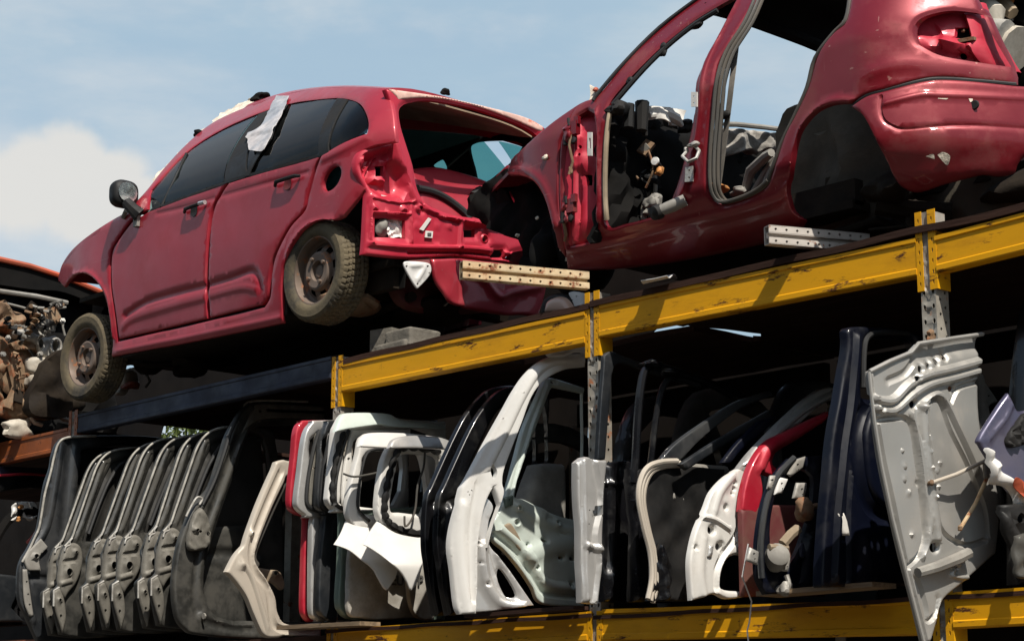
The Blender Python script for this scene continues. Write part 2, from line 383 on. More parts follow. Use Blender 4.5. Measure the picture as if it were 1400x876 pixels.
M['silver'] = mat('silver car paint', (.50, .49, .47), .34, .5, .4, .08, 4., dirt=.35, dirtcol=(.25, .21, .17), dth=.6)
M['greydoor'] = mat('grey primer bonnet', (.36, .35, .325), .42, .45, .1, .08, 2.5, dirt=.35, dirtcol=(.24, .2, .16), dscale=5., dth=.6, chips=(.71, (.22, .09, .03), 16))
M['charcoal'] = mat('charcoal car paint', (.020, .023, .027), .35, .4, .5, .1, dirt=.3, dirtcol=(.09, .085, .075))
M['gunmetal'] = mat('dusty gunmetal paint', (.030, .030, .027), .42, .2, .25, .2, 6., dirt=.5, dirtcol=(.085, .077, .062), dscale=6., dth=.5)
M['pivot'] = mat('dusty cast bracket', (.155, .145, .122), .6, .2, 0, .2, 12., dirt=.5, dirtcol=(.09, .08, .065), dscale=9.)
M['beige'] = mat('beige sun bleached trim', (.46, .41, .34), .5, .1, .2, .1, 5., dirt=.4, dirtcol=(.25, .2, .15))
M['redgate'] = mat('bright red paint', (.42, .012, .030), .32, .2, .6, .06, dirt=.2, dirtcol=(.2, .05, .05))
M['dullgrey'] = mat('dull grey lining', (.075, .072, .064), .75, spec=.3, var=.3, vscale=8., dirt=.5, dirtcol=(.04, .035, .03))
M['dustpane'] = mat('dusty dark pane', (.022, .021, .019), .5, spec=.3, var=.3, vscale=5., dirt=.5, dirtcol=(.045, .042, .036), dscale=4.)
M['foam'] = mat('torn grey foam', (.34, .32, .29), .9, var=.3, vscale=14., dirt=.5, dirtcol=(.12, .1, .08), dscale=9., bump=.5, bscale=40)
M['cloth'] = mat('white airbag cloth', (.74, .72, .68), .8, var=.06, dirt=.35, dirtcol=(.4, .36, .3))
M['card'] = mat('cardboard', (.52, .38, .23), .85, var=.15, dirt=.2)
M['tan'] = mat('tan trim', (.30, .235, .16), .8, var=.25, dirt=.5)
M['greyplast'] = mat('dusty grey plastic', (.24, .23, .205), .7, var=.2, vscale=8., dirt=.5, dirtcol=(.13, .11, .09))
M['brown'] = mat('rusty brown iron', (.17, .10, .055), .85, .1, 0, .35, 9., dirt=.6, dirtcol=(.28, .20, .12), dscale=6., rust=.45, rustcol=(.14, .05, .02), bump=.5, bscale=22)
M['alloy'] = mat('oxidised alloy', (.40, .39, .36), .55, .5, 0, .2, 12., dirt=.5, dirtcol=(.14, .11, .08), dscale=8., bump=.3, bscale=30)
M['tank'] = mat('dirty white tank', (.46, .42, .35), .6, 0, 0, .15, 8., dirt=.5, dirtcol=(.2, .15, .1), dscale=7.)
M['orangered'] = mat('orange red paint', (.42, .07, .025), .5, 0, .2, .15, dirt=.3)
M['stone'] = mat('concrete block', (.15, .135, .11), .9, var=.3, vscale=9., dirt=.5, dirtcol=(.08, .07, .055), bump=.6, bscale=30)
M['label'] = mat('paper label', (.62, .60, .56), .6, var=.05, dirt=.3, dirtcol=(.35, .3, .26))
M['ink'] = mat('dark lettering', (.075, .072, .065), .6)
M['foil'] = mat('silver foil tape', (.62, .61, .60), .33, .75, 0, .15, 18., dirt=.25, dirtcol=(.4, .3, .3), bump=.5, bscale=25)
M['insul'] = mat('cream body sealant', (.66, .58, .47), .8, var=.2, vscale=30., dirt=.4, dirtcol=(.2, .14, .1), dscale=20., bump=.6)
M['mirror'] = mat('mirror glass', (.55, .55, .52), .12, .95, 0, .1, dirt=.25)
M['amber'] = mat('amber dust', (.42, .18, .05), .7, var=.3, vscale=20.)
M['redpart'] = mat('salmon red plastic', (.45, .10, .085), .5, var=.2)
M['flesh'] = mat('pinkish lamp lens', (.50, .33, .25), .35, coat=.4, var=.1)
M['glass'] = glass('tinted window glass', (.62, .74, .72))
M['teal'] = glass('green privacy glass', (.42, .68, .66))
M['darkglass'] = glass('dark window glass', (.24, .33, .35))
M['belt'] = mat('grey seat belt', (.16, .145, .125), .8, var=.15, vscale=30)
M['ground'] = mat('dusty yard ground', (.06, .052, .042), .95, var=.25, vscale=.5, dirt=.4, dirtcol=(.12, .10, .075), dscale=.8, bump=.6, bscale=8)
M['leaf'] = mat('hedge leaves', (.085, .115, .02), .6, var=.5, vscale=9.)
M['bark'] = mat('bark', (.08, .06, .045), .9, var=.3)
M['steel'] = mat('shade-black steel', (.010, .008, .007), .9, 0, 0, .3, spec=.1, dirt=.5, dirtcol=(.016, .012, .009))  # near black, deep shade put into the colour of walls and rear beams
# ================================================================== the racks
YR = 6.50 ; RK = YR / 6.38; ZK = lambda z: 1.6 + (z - 1.6) * RK      #                                        # front plane of the racks
rackS = Surf('Y', lambda x, z: YR + 0 * x, lo=YR - .1, hi=YR + .1)
X_L, X_M, X_R = -8.47 * RK, -6.46 * RK, -4.53 * RK              # the three post lines (left edges of the posts)
def post_geo(x, z0, z1, w=.072, d=.09, seed=0):
    """perforated steel upright: front channel with a central groove, drilled side face"""
    hf = []; hs = []; z = z0 + .05 + .03 * seed
    while z < z1 - .04:
        hf += [circ(x + .015, z, .0065, .011, 6), circ(x + w - .013, z, .0065, .011, 6)]
        hs += [circ(YR + .030, z + .03, .007, .007, 6), circ(YR + .066, z, .007, .007, 6)]
        z += .062
    f = Surf('Y', lambda u, v: YR + np.where(abs(u - (x + w / 2)) < .010, .010, 0.) , lo=0, hi=9)
    g = [sheet(f, rrect(x, z0, x + w, z1), hf, t=.003, res=.03, uv=True)]
    s = Surf('X', lambda y, z: x + w - .001 + 0 * y, lo=-30, hi=9)
    g.append(sheet(s, rrect(YR + .004, z0, YR + d, z1), hs, t=.003, res=.04, uv=True))
    g.append(bbox2(x, x + .003, YR + .004, YR + d, z0, z1)); g.append(bbox2(x + .004, x + w - .005, YR + d - .004, YR + d, z0, z1))
    return g
def conn_geo(x, zb, zt, w=.072):
    """yellow end connector hooked into the post: two front flanges with slots and a side plate"""
    g = []
    for a, b in ((x - .012, x + .020), (x + w - .022, x + w + .016)):
        hs = []; z = zb + .03
        while z < zt - .03: hs.append(circ((a + b) / 2, z, .004, .010, 6)); z += .045
        s = Surf('Y', lambda u, v: YR - .006 + 0 * u, lo=0, hi=9); g.append(sheet(s, rrect(a, zb, b, zt), hs, t=.004, res=.03, uv=True))
    g.append(bbox2(x + w + .010, x + w + .016, YR - .001, YR + .085, zb, zt - .06))
    g.append(bbox2(x - .012, x - .007, YR - .001, YR + .085, zb, zt - .06))
    return g
def beam_prof(h): return [(-.052, 0), (.004, 0), (.009, .006), (.009, .028), (.003, .033), (.003, h - .022), (.009, h - .018), (.009, h), (-.052, h)]
def beam_geo(a, b, h):
    g = prism(beam_prof(h), a, b); return g
rack = thing('pallet_rack', 'yellow beamed steel pallet rack with grey perforated posts carrying two red cars', 'rack', (X_M, YR, 0))
for x, sd in ((X_L, 0), (X_M, .3), (X_R, .7), (-2.4, .2)):
    zt = ZK({X_L: 3.615, X_M: 3.645, X_R: 3.66}.get(x, 3.65))
    p = obj('post', post_geo(x, 0., zt, seed=sd), M['post'], rack, ang=30)
    for z, dz in ((ZK(3.40), 0), (ZK(1.955), 0)):
        obj('connector', conn_geo(x, z - .07, zt + .004 if z > 3 else ZK(2.13)), M['yellow'], p, ang=30)
    obj('post', [bbox2(x + .0, x + .07, 8.35, 8.44, 0, 3.45)], M['post'], rack)
def beamseg(name, x0, x1, z0, z1, h, m, parent): return obj(name, beam_geo((x0, YR - .001, ZK(z0)), (x1, YR - .001, ZK(z1)), h * RK), m, parent, ang=25)
w_ = .072
beamseg('beam', X_L + w_ + .016, X_M - .012, 3.412, 3.402, .158, M['yellow'], rack)
beamseg('beam', X_M + w_ + .016, X_R - .012, 3.418, 3.400, .158, M['yellow'], rack)
beamseg('beam', X_R + w_ + .016, -2.42, 3.398, 3.470, .150, M['yellow'], rack)
beamseg('beam', X_L + w_ + .016, X_M - .012, 1.983, 1.993, .135, M['yellow'], rack)
beamseg('beam', X_M + w_ + .016, X_R - .012, 1.993, 1.955, .142, M['yellow'], rack)
beamseg('beam', X_R + w_ + .016, -2.42, 1.976, 1.990, .140, M['yellow'], rack)
for z in (3.40, 1.98):
    for x0, x1 in ((X_L + .09, X_M), (X_M + .09, X_R), (X_R + .09, -2.42)): obj('rear_beam', bar((x0, 8.36, ZK(z) + .07), (x1, 8.36, ZK(z) + .07), .05, .14), M['steel'], rack)
# decks: rusty sheet boards; the slits let the sky through as in the picture
DZ = ZK(3.598); DZ2 = ZK(2.118)
deckS = Surf('Z', lambda x, y: DZ + 0 * x, lo=3.5, hi=3.8)
slit = [(905, 446, 1), (940, 437), (1040, 449, 1), (1040, 459, 1), (985, 455)]
obj('deck', sheet(Surf('Z', lambda x, y: DZ - .005 * np.sin(x * 5) ** 2 + 0 * y, lo=3.4, hi=3.7), [(X_L + .1, YR - .012, 1), (X_M + .02, YR - .012, 1), (X_M + .02, YR + .07, 1), (-7.85, YR + .09, 1), (-7.85, 7.25, 1), (X_M + .02, 7.25, 1), (X_M + .02, 8.4, 1), (X_L + .1, 8.4, 1)], t=-.03, res=.12, uv=True, noise=.003), M['deck'], rack)
obj('deck', sheet(Surf('Z', lambda x, y: DZ + .004 - .005 * np.sin(x * 4) ** 2 + 0 * y, lo=3.4, hi=3.7), rrect(X_M + .03, YR - .016, -2.4, 8.4), [[(*deckS.un(*q[:2]), 1) for q in slit]], t=-.03, res=.12, uv=True, noise=.003), M['deck'], rack)
obj('deck', sheet(Surf('Z', lambda x, y: DZ2 + 0 * x, lo=2, hi=2.3), rrect(X_L - .02, YR - .012, X_M + .02, 8.4), t=-.018, res=.15, uv=True, noise=.003), M['deck'], rack)
obj('deck', sheet(Surf('Z', lambda x, y: DZ2 - .012 + 0 * x, lo=2, hi=2.3), rrect(X_M + .03, YR - .012, -2.4, 8.4), t=-.018, res=.15, uv=True, noise=.003), M['deck'], rack)
# left rack, orange and blue
lrack = thing('pallet_rack', 'rusty orange and dark blue pallet rack at the far left edge', 'rack', (-11.4, YR, 0))
XO = -11.36 * RK
obj('post', post_geo(XO, 0, ZK(3.655), w=.085), M['post'], lrack, ang=30)
tag(obj('connector', conn_geo(XO, ZK(3.32), ZK(3.66), .085), M['orange'], lrack, ang=30), 'orange post connector')
tag(beamseg('beam', -15.5, XO - .02, 3.40, 3.40, .15, M['orange'], lrack), 'orange beam')
tag(beamseg('beam', -15.5, XO - .02, 2.02, 2.02, .15, M['orange'], lrack), 'orange lower beam')
tag(beamseg('beam', XO + .11, X_L - .02, 3.50, 3.50, .125, M['bluebeam'], lrack), 'dark blue beam')
obj('rear_post', bbox2(XO, XO + .08, 8.3, 8.4, 0, 3.5), M['post'], lrack)
dslit = [(222, 600, 1), (232, 588, 1), (300, 590, 1), (308, 601, 1)]
for g_ in ([bbox2(-15.5, XO - .03, YR + .06, 8.4, 3.56, 3.585), bbox2(-15.5, XO - .03, YR + .02, 8.4, 2.165, 2.19), bbox2(XO + .1, X_L - .03, YR + .02, 8.4, 2.075, 2.10),
             sheet(Surf('Z', lambda x, y: ZK(3.640) + 0 * x, lo=3.5, hi=3.9), rrect(XO + .1, YR + .04, X_L - .03, 8.4), [[(*Surf('Z', lambda x, y: ZK(3.64) + 0 * x, lo=3.5, hi=3.9).un(*q[:2]), 1) for q in dslit]], t=-.02, res=.15, uv=True)]): obj('deck', g_, M['deck'], lrack)
# ================================================================== red hatchback with its wheels
YC1 = 7.10
def side1(x, z):
    up = np.clip(z - 4.82, 0, 1); y = 6.30 + .87 * up ** 1.4 + .06 * np.clip((4.55 - z), 0, 1) ** 2 * 2
    y = y + .20 * np.clip((-10.95 - x) / 1.0, 0, 2) ** 2 + .10 * np.clip((x + 8.40) / .35, 0, 2) ** 2
    return y
S1 = Surf('Y', side1, lo=5.6, hi=8.2)
def rear1(y, z):
    x = -8.10 - .03 * np.clip(z - 4.5, 0, 1) - .10 * np.clip((6.52 - y) / .22, 0, 1.6) ** 2 - .10 * np.clip((y - 7.68) / .22, 0, 1.6) ** 2
    return x
R1 = Surf('X', rear1, lo=-9.4, hi=-7.2)
car = thing('hatchback_car', 'red five-door hatchback with two wheels in view, its tailgate, bumpers and lights stripped off', 'car', (-9.8, YC1, 3.62))
body_out = [(79, 382, 1), (84, 364), (95, 346), (110, 331), (130, 316), (150, 303), (166, 294), (184, 278), (203, 257), (225, 229), (255, 197), (290, 168), (335, 147), (375, 133), (420, 123), (470, 119), (527, 121, 1),
    (534, 140), (538, 160), (541, 194, 1), (530, 196), (510, 200), (494, 208), (487, 222), (490, 238), (500, 257, 1), (486, 275), (468, 297, 1), (456, 301), (441, 300), (426, 305), (410, 318), (394, 343), (385, 370), (384, 400), (386, 434, 1),
    (386, 441, 1), (270, 465), (152, 487, 1), (154, 465), (150, 438), (146, 415), (138, 395), (126, 379), (110, 373), (96, 380), (87, 392, 1)]
door_hole = [(206, 260, 1), (251, 211), (303, 177), (366, 150), (391, 143), (417, 138), (460, 134), (486, 139), (497, 150), (503, 168), (501, 183, 1), (440, 212, 1), (432, 230), (422, 266), (416, 288), (396, 311), (377, 348), (371, 375), (369, 405), (361, 420, 1), (284, 439, 1), (160, 467, 1), (154.5, 421), (149.5, 387), (150, 347), (161, 325), (178, 301, 1), (200, 286, 1)]
fuel = circ(453, 244, 10, 19, 16, .5)
near = sheet(S1, body_out, [door_hole, fuel], t=.02, res=.032, edge=.007, ed=.004, hedge=.010, hed=.005,
    ribs=[([(500, 188), (470, 204), (440, 218)], .03, .006), ([(391, 352), (402, 326), (424, 306), (455, 301)], .018, .007), ([(389, 400), (388, 362)], .016, .007), ([(160, 480), (270, 458), (385, 434)], .022, .006),
          ([(100, 375), (122, 373), (141, 394), (150, 420), (155, 462)], .016, .007)], noise=.002, nf=5)
far = mirror_y(near, YC1); far[0][:, 2] = np.maximum(far[0][:, 2], 4.08)      # the far sill is cut away
rail = [S1.at(x, y) for x, y in cr([(335, 147), (375, 133), (420, 123), (470, 119), (529, 121)], 5, False)]
def cross(p, n=13, crown=.05, yc=YC1):
    out = []
    for k in range(n + 1):
        s = k / n; q = p.copy(); q[1] = p[1] + (2 * yc - 2 * p[1]) * s; q[2] += crown * (1 - (2 * s - 1) ** 4); out.append(q)
    return out
roof = loft([cross(p) for p in rail], .025)
hoodl = [S1.at(x, y) for x, y in cr([(80, 381), (84, 364), (95, 346), (110, 331), (130, 316), (150, 303), (166, 294)], 4, False)]
hood = loft([cross(p, crown=.03) for p in hoodl], .02)
# rear end: D pillars, window frame, lamp pockets, floor beam
rear_out = [(528, 122, 1), (560, 127), (600, 133), (660, 146), (715, 160), (744, 174, 1), (775, 222), (790, 300), (792, 372, 1), (714, 360), (660, 354), (617, 350), (560, 353), (497, 347, 1), (499, 325), (502, 262, 1), (493, 245), (487, 232), (487, 218), (494, 207), (510, 200), (530, 196), (541, 194, 1), (538, 160), (534, 140)]
rwin = [(547, 153), (552, 144), (562, 140), (589, 137), (646, 147), (703, 166), (735, 184), (760, 215), (768, 258), (755, 298), (700, 303), (650, 298), (617, 294), (588, 281), (573, 260), (566, 226), (557, 197), (550, 174)]
lamp = [(514, 297, 1), (556, 300, 1), (556, 326, 1), (514, 324, 1)]
def pocket(V):
    poly = np.array([R1.un(*p) for p in [(489, 222), (497, 209), (537, 197), (541, 214), (557, 235), (560, 258), (552, 273), (527, 274), (505, 262), (493, 242)]])
    ins = inpoly(V, poly); d = segdist(V, poly, True); h = -.075 * sm(d / .055) * ins
    cc = np.array([[R1.un(*p) for p in [(508, 248), (519, 212), (538, 214), (536, 254)]]][0])
    return h + .045 * sm(segdist(V, cc, True) / .025) * inpoly(V, cc) * ins
rr = sheet(R1, rear_out, [rwin, lamp, rrect(636, 313, 651, 324), rrect(674, 340, 690, 351), [(694, 351), (705, 344), (729, 341), (738, 350), (730, 358), (706, 359)], circ(664, 326, 4, 5), circ(575, 285, 3, 4), rrect(520, 225, 531, 239), circ(490, 284, 3, 4)],
    t=.03, res=.022, edge=.015, ed=.008, hedge=.03, hed=.014, hfn=pocket,
    ribs=[([(541, 196), (550, 225), (563, 262), (580, 283), (640, 302), (720, 314)], 0.031, 0.019), ([(505, 334), (560, 338), (650, 340), (720, 352)], 0.019, 0.019), ([(507, 268), (507, 332)], 0.011, 0.014), ([(562, 284), (563, 330)], 0.012, 0.010), ([(510, 270), (540, 277), (565, 276)], 0.009, 0.010), ([(510, 290), (560, 293)], 0.011, 0.010),
          ([(503, 243), (519, 212)], 0.009, 0.017), ([(630, 306), (628, 338)], 0.019, 0.017), ([(600, 297), (700, 312), (760, 322)], 0.012, 0.010), ([(560, 346), (640, 346), (714, 356)], 0.010, -0.017)],
    dimples=[(512, 283, .022, .02), (552, 285, .025, .022), (572, 285, .03, .03), (598, 309, .02, .012), (613, 310, .02, .012), (570, 310, .022, .014), (664, 326, .035, .018), (597, 330, .014, -.01), (616, 309, .016, .012), (497, 221, .025, .03), (527, 247, .02, -.01)])
hdr = sheet(R1, [(531, 122, 1), (600, 132), (660, 145), (716, 160), (742, 173, 1), (738, 179), (703, 164), (650, 145), (592, 134), (545, 136, 1)], t=.004, res=.03, edge=.012, ed=.006, off=.006)
body = obj('body', [near, far, roof, hood], M['red'], car, ang=42)
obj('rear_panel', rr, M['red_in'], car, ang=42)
tag(obj('roof_edge', hdr, M['roofpeel'], body), 'peeling faded rear roof edge')
obj('headliner', loft([cross(p + np.array([0, .04, -.045]), crown=.045) for p in rail], .01), M['tan'], car)
# floor, wheel housings, engine bay: what closes the shell from below
uz = 3.955
obj('underbody', [bbox2(-10.72, -8.88, 6.40, 7.50, uz - .02, uz + .02), bbox2(-10.70, -8.9, 6.36, 6.42, uz - .03, uz + .08), bbox2(-8.9, -8.16, 6.55, 7.65, 4.12, 4.16), bbox2(-9.0, -8.96, 6.40, 7.60, 3.97, 4.4), bbox2(-8.95, -8.2, 6.58, 6.62, 4.0, 4.55), bbox2(-10.8, -10.74, 6.4, 7.8, 3.95, 4.75),
     bbox2(-11.5, -10.8, 6.66, 6.70, 4.15, 4.65), bbox2(-11.7, -10.8, 6.7, 7.5, 4.1, 4.5), bbox2(-11.35, -10.9, 6.40, 6.7, 4.40, 4.43), tube([(-10.6, 6.9, 3.92), (-9.6, 6.9, 3.9), (-8.9, 6.9, 3.98), (-8.3, 6.8, 4.0)], .03), lump((-8.6, 7.1, 4.0), (.3, .25, .1), 3), tube([(-8.58, 6.45, 4.06), (-8.58, 7.75, 4.06)], .05), lump((-10.5, 6.75, 3.90), (.12, .14, .07), 5), lump((-10.9, 6.7, 4.05), (.14, .1, .16), 8), tube([(-11.1, 6.5, 4.0), (-10.75, 6.6, 3.92), (-10.3, 7.0, 3.95)], .025)], M['grime'], car)
# doors with their glass
def door(nm, out, ribs, win, tip):
    d = obj(nm, sheet(S1, out, t=.03, res=.028, edge=.007, ed=.004, ribs=ribs, noise=.002, nf=4), M['red'], car, ang=42)
    return d
crease = [(171, 431), (200, 413), (240, 401), (283, 390)]; crease2 = [(286, 389), (320, 379), (343, 371), (352, 378), (356, 392)]
fd = door('front_door', [(204, 289, 1), (310, 250, 1), (297, 268), (287.5, 291), (282, 335), (280, 387), (282.5, 435, 1), (163, 463, 1), (157, 421), (152.5, 387), (153.5, 347), (164, 326), (181, 303, 1)],
    [(crease, .030, -.012), ([(168, 446), (185, 433), (240, 416), (282, 405)], .035, .006), ([(215, 292), (250, 284), (292, 271)], .02, -.004)], None, None)
rd = door('rear_door', [(313, 250, 1), (437, 214, 1), (429, 230), (419, 266), (413, 288), (393, 311), (374, 348), (367.5, 375), (365, 404), (358, 416, 1), (287, 434, 1), (284.5, 387), (286.5, 335), (291, 293), (300, 269)],
    [(crease2, .028, -.011), ([(286, 404), (330, 393), (350, 396)], .03, .005), ([(294, 270), (360, 252), (420, 236)], .02, -.004)], None, None)
def handle(parent, pts, m, r=.012):
    return tube([S1.at(x, y, o) for x, y, o in pts], [r * .8] + [r] * (len(pts) - 2) + [r * .8], 8)
cup = lambda x, y, r: (lambda p: lathe([(0, .0), (r * .7, .001), (r, .004)], p, (0, -1, 0), 14))(S1.at(x, y, .001))
h = obj('handle', [handle(fd, [(254, 291, .01), (259, 287, .03), (270, 283, .032), (280, 279, .028), (284, 277, .01)], M['black'])], M['black'], fd)
obj('handle_cap', tube([S1.at(278, 279.5, .03), S1.at(285, 277.5, .026)], .014), M['foil'], h); obj('handle_cup', [cup(266, 288, .04)], M['sealdark'], fd)
obj('handle', [handle(rd, [(378, 255, .01), (383, 250, .03), (396, 246, .032), (408, 242, .028), (412, 241, .01)], M['black'])], M['black'], rd)
obj('handle_cup', [cup(394, 252, .038)], M['red_dark'], rd)
G1 = Surf('Y', lambda x, z: side1(x, z) + .012, lo=5.6, hi=8.2)
def pane(parent, nm, out, m='glass', S=G1): return obj(nm, sheet(S, out, t=.004, res=.06, off=0), M[m], parent)
pane(fd, 'window', [(207, 262, 1), (252, 211), (303, 177), (354, 154, 1), (306, 248, 1), (209, 287, 1)])
pane(rd, 'window', [(367, 152, 1), (391, 144), (417, 138), (462, 134, 1), (440, 211, 1), (334, 241, 1)], 'darkglass')
pane(body, 'quarter_window', [(473, 137), (486, 140), (497, 151), (503, 169), (501, 182, 1), (446, 210, 1), (470, 140, 1)], 'darkglass')
obj('window_frame', [sheet(S1, [(353, 156, 1), (367, 150, 1), (337, 241, 1), (306, 250, 1)], t=.012, res=.05, off=-.004), sheet(S1, [(204, 289, 1), (311, 250, 1), (311, 246.5, 1), (208, 284.5, 1)], t=.01, res=.05, off=0)], M['black'], fd)
obj('window_frame', [sheet(S1, [(461, 134, 1), (474, 136, 1), (449, 210, 1), (437, 214, 1)], t=.012, res=.05, off=-.002), sheet(S1, [(311, 250, 1), (438, 214, 1), (438, 210, 1), (311, 246, 1)], t=.01, res=.05), sheet(S1, [(371, 150, 1), (393, 143, 1), (371, 190, 1), (341, 240, 1), (335, 241, 1), (366, 190, 1)], t=.006, res=.05, off=.002)], M['black'], rd)
obj('window_divider', tube([S1.at(x, y, -.004) for x, y in [(254, 210), (240, 240), (220, 283)]], .009), M['black'], fd)
# far side windows, seen through the car
FW = Surf('Y', lambda x, z: 2 * YC1 - side1(x, z) - .005, lo=6, hi=9)
for out in ([(207, 262, 1), (252, 211), (303, 177), (354, 154, 1), (306, 248, 1), (209, 287, 1)], [(367, 152, 1), (391, 144), (417, 138), (462, 134, 1), (440, 211, 1), (334, 241, 1)], [(473, 137), (486, 140), (497, 151), (503, 169), (501, 182, 1), (446, 210, 1), (470, 140, 1)]):
    q = [S1.un(*p[:2]) for p in out]; obj('far_window', sheet(FW, [(*a, 1) if len(p) > 2 else tuple(a) for a, p in zip(q, out)], t=.004, res=.08, uv=True), M['teal'], body)
obj('far_trim', sheet(YS(7.66, lo=7, hi=8.5), [(520, 166, 1), (748, 176, 1), (748, 266, 1), (520, 266, 1)], [[(641, 203), (646, 196), (660, 193), (690, 192), (706, 194), (714, 201), (692, 228), (657, 252), (647, 228)], [(590, 226), (599, 219), (606, 219), (611, 231), (600, 230)]], t=.02, res=.04), M['void'], body)
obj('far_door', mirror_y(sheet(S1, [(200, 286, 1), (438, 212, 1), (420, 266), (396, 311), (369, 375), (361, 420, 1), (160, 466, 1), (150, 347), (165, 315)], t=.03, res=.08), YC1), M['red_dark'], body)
obj('far_pillar', [mirror_y(sheet(S1, [(345, 158, 1), (372, 148, 1), (345, 241, 1), (300, 252, 1)], t=.03, res=.08), YC1)], M['void'], body)
wl = [S1.at(x, y) for x, y in cr([(170, 292), (203, 258), (255, 198), (335, 147)], 4, False)]
obj('windscreen', loft([cross(p, crown=.04) for p in wl], .005), M['glass'], body)
# seats and trim inside
def seat(x, y, z):
    return [lump((x, y, z + .32), (.09, .24, .36), 2, .06, 3, .45), lump((x - .28, y, z), (.28, .24, .09), 3, .06, 3, .45), lump((x + .03, y, z + .68), (.05, .12, .07), 4, .05, 3, .4)]
for y in (6.75, 7.45): obj('seat', seat(-9.55, y, 4.25), M['void'], car)
obj('dashboard', lump((-10.35, 7.1, 4.65), (.28, .64, .20), 9, .1, 3, .4), M['void'], car)
objs('wheel_arch_liner', [sheet(Surf('Y', lambda x, z: 6.62 + 0 * x, lo=6, hi=8), [(-8.98, 4.0, 1), (-8.98, 4.30), (-8.58, 4.50), (-8.16, 4.30), (-8.16, 4.0, 1)], t=.01, res=.1, uv=True), sheet(Surf('Y', lambda x, z: 6.66 + 0 * x, lo=6, hi=8), [(-11.5, 4.0, 1), (-11.5, 4.40), (-11.1, 4.52), (-10.75, 4.40), (-10.75, 4.0, 1)], t=.01, res=.1, uv=True)], M['void'], car)
# lamp box filling, labels on the back panel, dark strut under the wing
RB = Surf('X', lambda y, z: rear1(y, z) - .07, lo=-9.4, hi=-7.2)
obj('lamp_box', sheet(RB, [(508, 292, 1), (562, 295, 1), (562, 331, 1), (508, 329, 1)], t=.01, res=.05), M['void'], body)
obj('lamp_foam', lump(RB.at(520, 312, .02), (.03, .04, .05), 8, .25), M['greyplast'], body)
obj('lamp_lining', sheet(Surf('X', lambda y, z: rear1(y, z) - .045, lo=-9.4, hi=-7.2), [(529, 296, 1), (545, 295), (558, 298, 1), (558, 326), (545, 324), (532, 327, 1), (527, 312)], t=.004, res=.014, noise=.012, nf=55), M['cloth'], body)
lb = lambda q: sheet(R1, [(*p, 1) for p in q], t=.003, res=.03, off=.012)
objs('label', [sheet(R1, [(*p, 1) for p in q], t=.004, res=.03, off=o) for q, o in (([(528, 264), (537, 266), (539, 274), (531, 273)], -.045), ([(580, 316), (590, 317), (589, 326), (579, 325)], .014), ([(584, 298), (588, 300), (577, 316), (572, 314)], .012))], M['label'], body)
obj('label_code', [sheet(R1, rrect(582, 319, 587, 323), t=.003, res=.02, off=.018)], M['ink'], body)
# mirror
mir = obj('door_mirror', [lump(S1.at(187, 270, .10), (.062, .095, .092), 3, .03, 4, .3), tube([S1.at(191, 294, .0), S1.at(190, 288, .04), S1.at(188, 280, .08)], [.05, .04, .035])], M['black'], car)
mp = S1.at(187, 270, .10)
obj('mirror_glass', (lambda V: (V + mp, [tuple(range(14))]))(np.array([(.063 + .0 * math.cos(a), .070 * math.cos(a) - .004, .066 * math.sin(a) + .004) for a in [2 * math.pi * k / 14 for k in range(14)]])), M['mirror'], mir)
obj('mirror_base', [box(S1.at(189, 300, .012), (.05, .02, .10)), tube([S1.at(170, 298, .01), S1.at(178, 289, .03), S1.at(186, 291, .02)], .016)], M['greyplast'], mir)
# sealant and foil along the screen pillar
rs_ = np.random.RandomState(4); up_, dn_ = [], []
for k in range(30):
    t = k / 29; x = 211 + 138 * t; y = 250 - 112 * t - 14 * math.sin(t * 3.1416) ; w_s = 2.2 + 3.2 * rs_.rand() + (2.5 if t > .6 else 0)
    up_.append((x - .55 * w_s + rs_.uniform(-1, 1), y - .85 * w_s + rs_.uniform(-.8, .8), 1)); dn_.append((x + 1.5, y + 3.2, 1))
obj('screen_sealant', sheet(Surf('Y', lambda x, z: side1(x, z) + .035, lo=5.6, hi=8.2), up_ + dn_[::-1], t=.035, res=.02, noise=.008, nf=45), M['insul'], car, ang=20)
objs('torn_trim', [lump(S1.at(265, 186, .0) + np.array([0, .03, .03]), (.05, .03, .02), 4, .4), lump(S1.at(348, 138, 0) + np.array([0, .05, .03]), (.07, .05, .03), 6, .4), lump(S1.at(612, 118, 0) * 0 + R1.at(614, 129) + np.array([-.03, 0, .02]), (.02, .03, .02), 6, .3)], M['void'], car)
FT = Surf('Y', lambda x, z: side1(x, z) - .02, lo=5.6, hi=8.2)
ft = obj('foil_strip', sheet(FT, [(378, 131, 1), (395, 131, 1), (387, 150), (374, 178), (366, 192), (358, 206), (340, 205, 1), (338, 184), (345, 179), (356, 172), (366, 154)], t=.004, res=.02, noise=.004, nf=24, ribs=[([(340, 186), (352, 180), (376, 176)], .03, .012), ([(372, 140), (384, 150)], .03, .006)]), M['foil'], None); tag(ft, 'crumpled white and silver foil strip hanging over the roof edge of the five-door hatchback', 'foil strip')
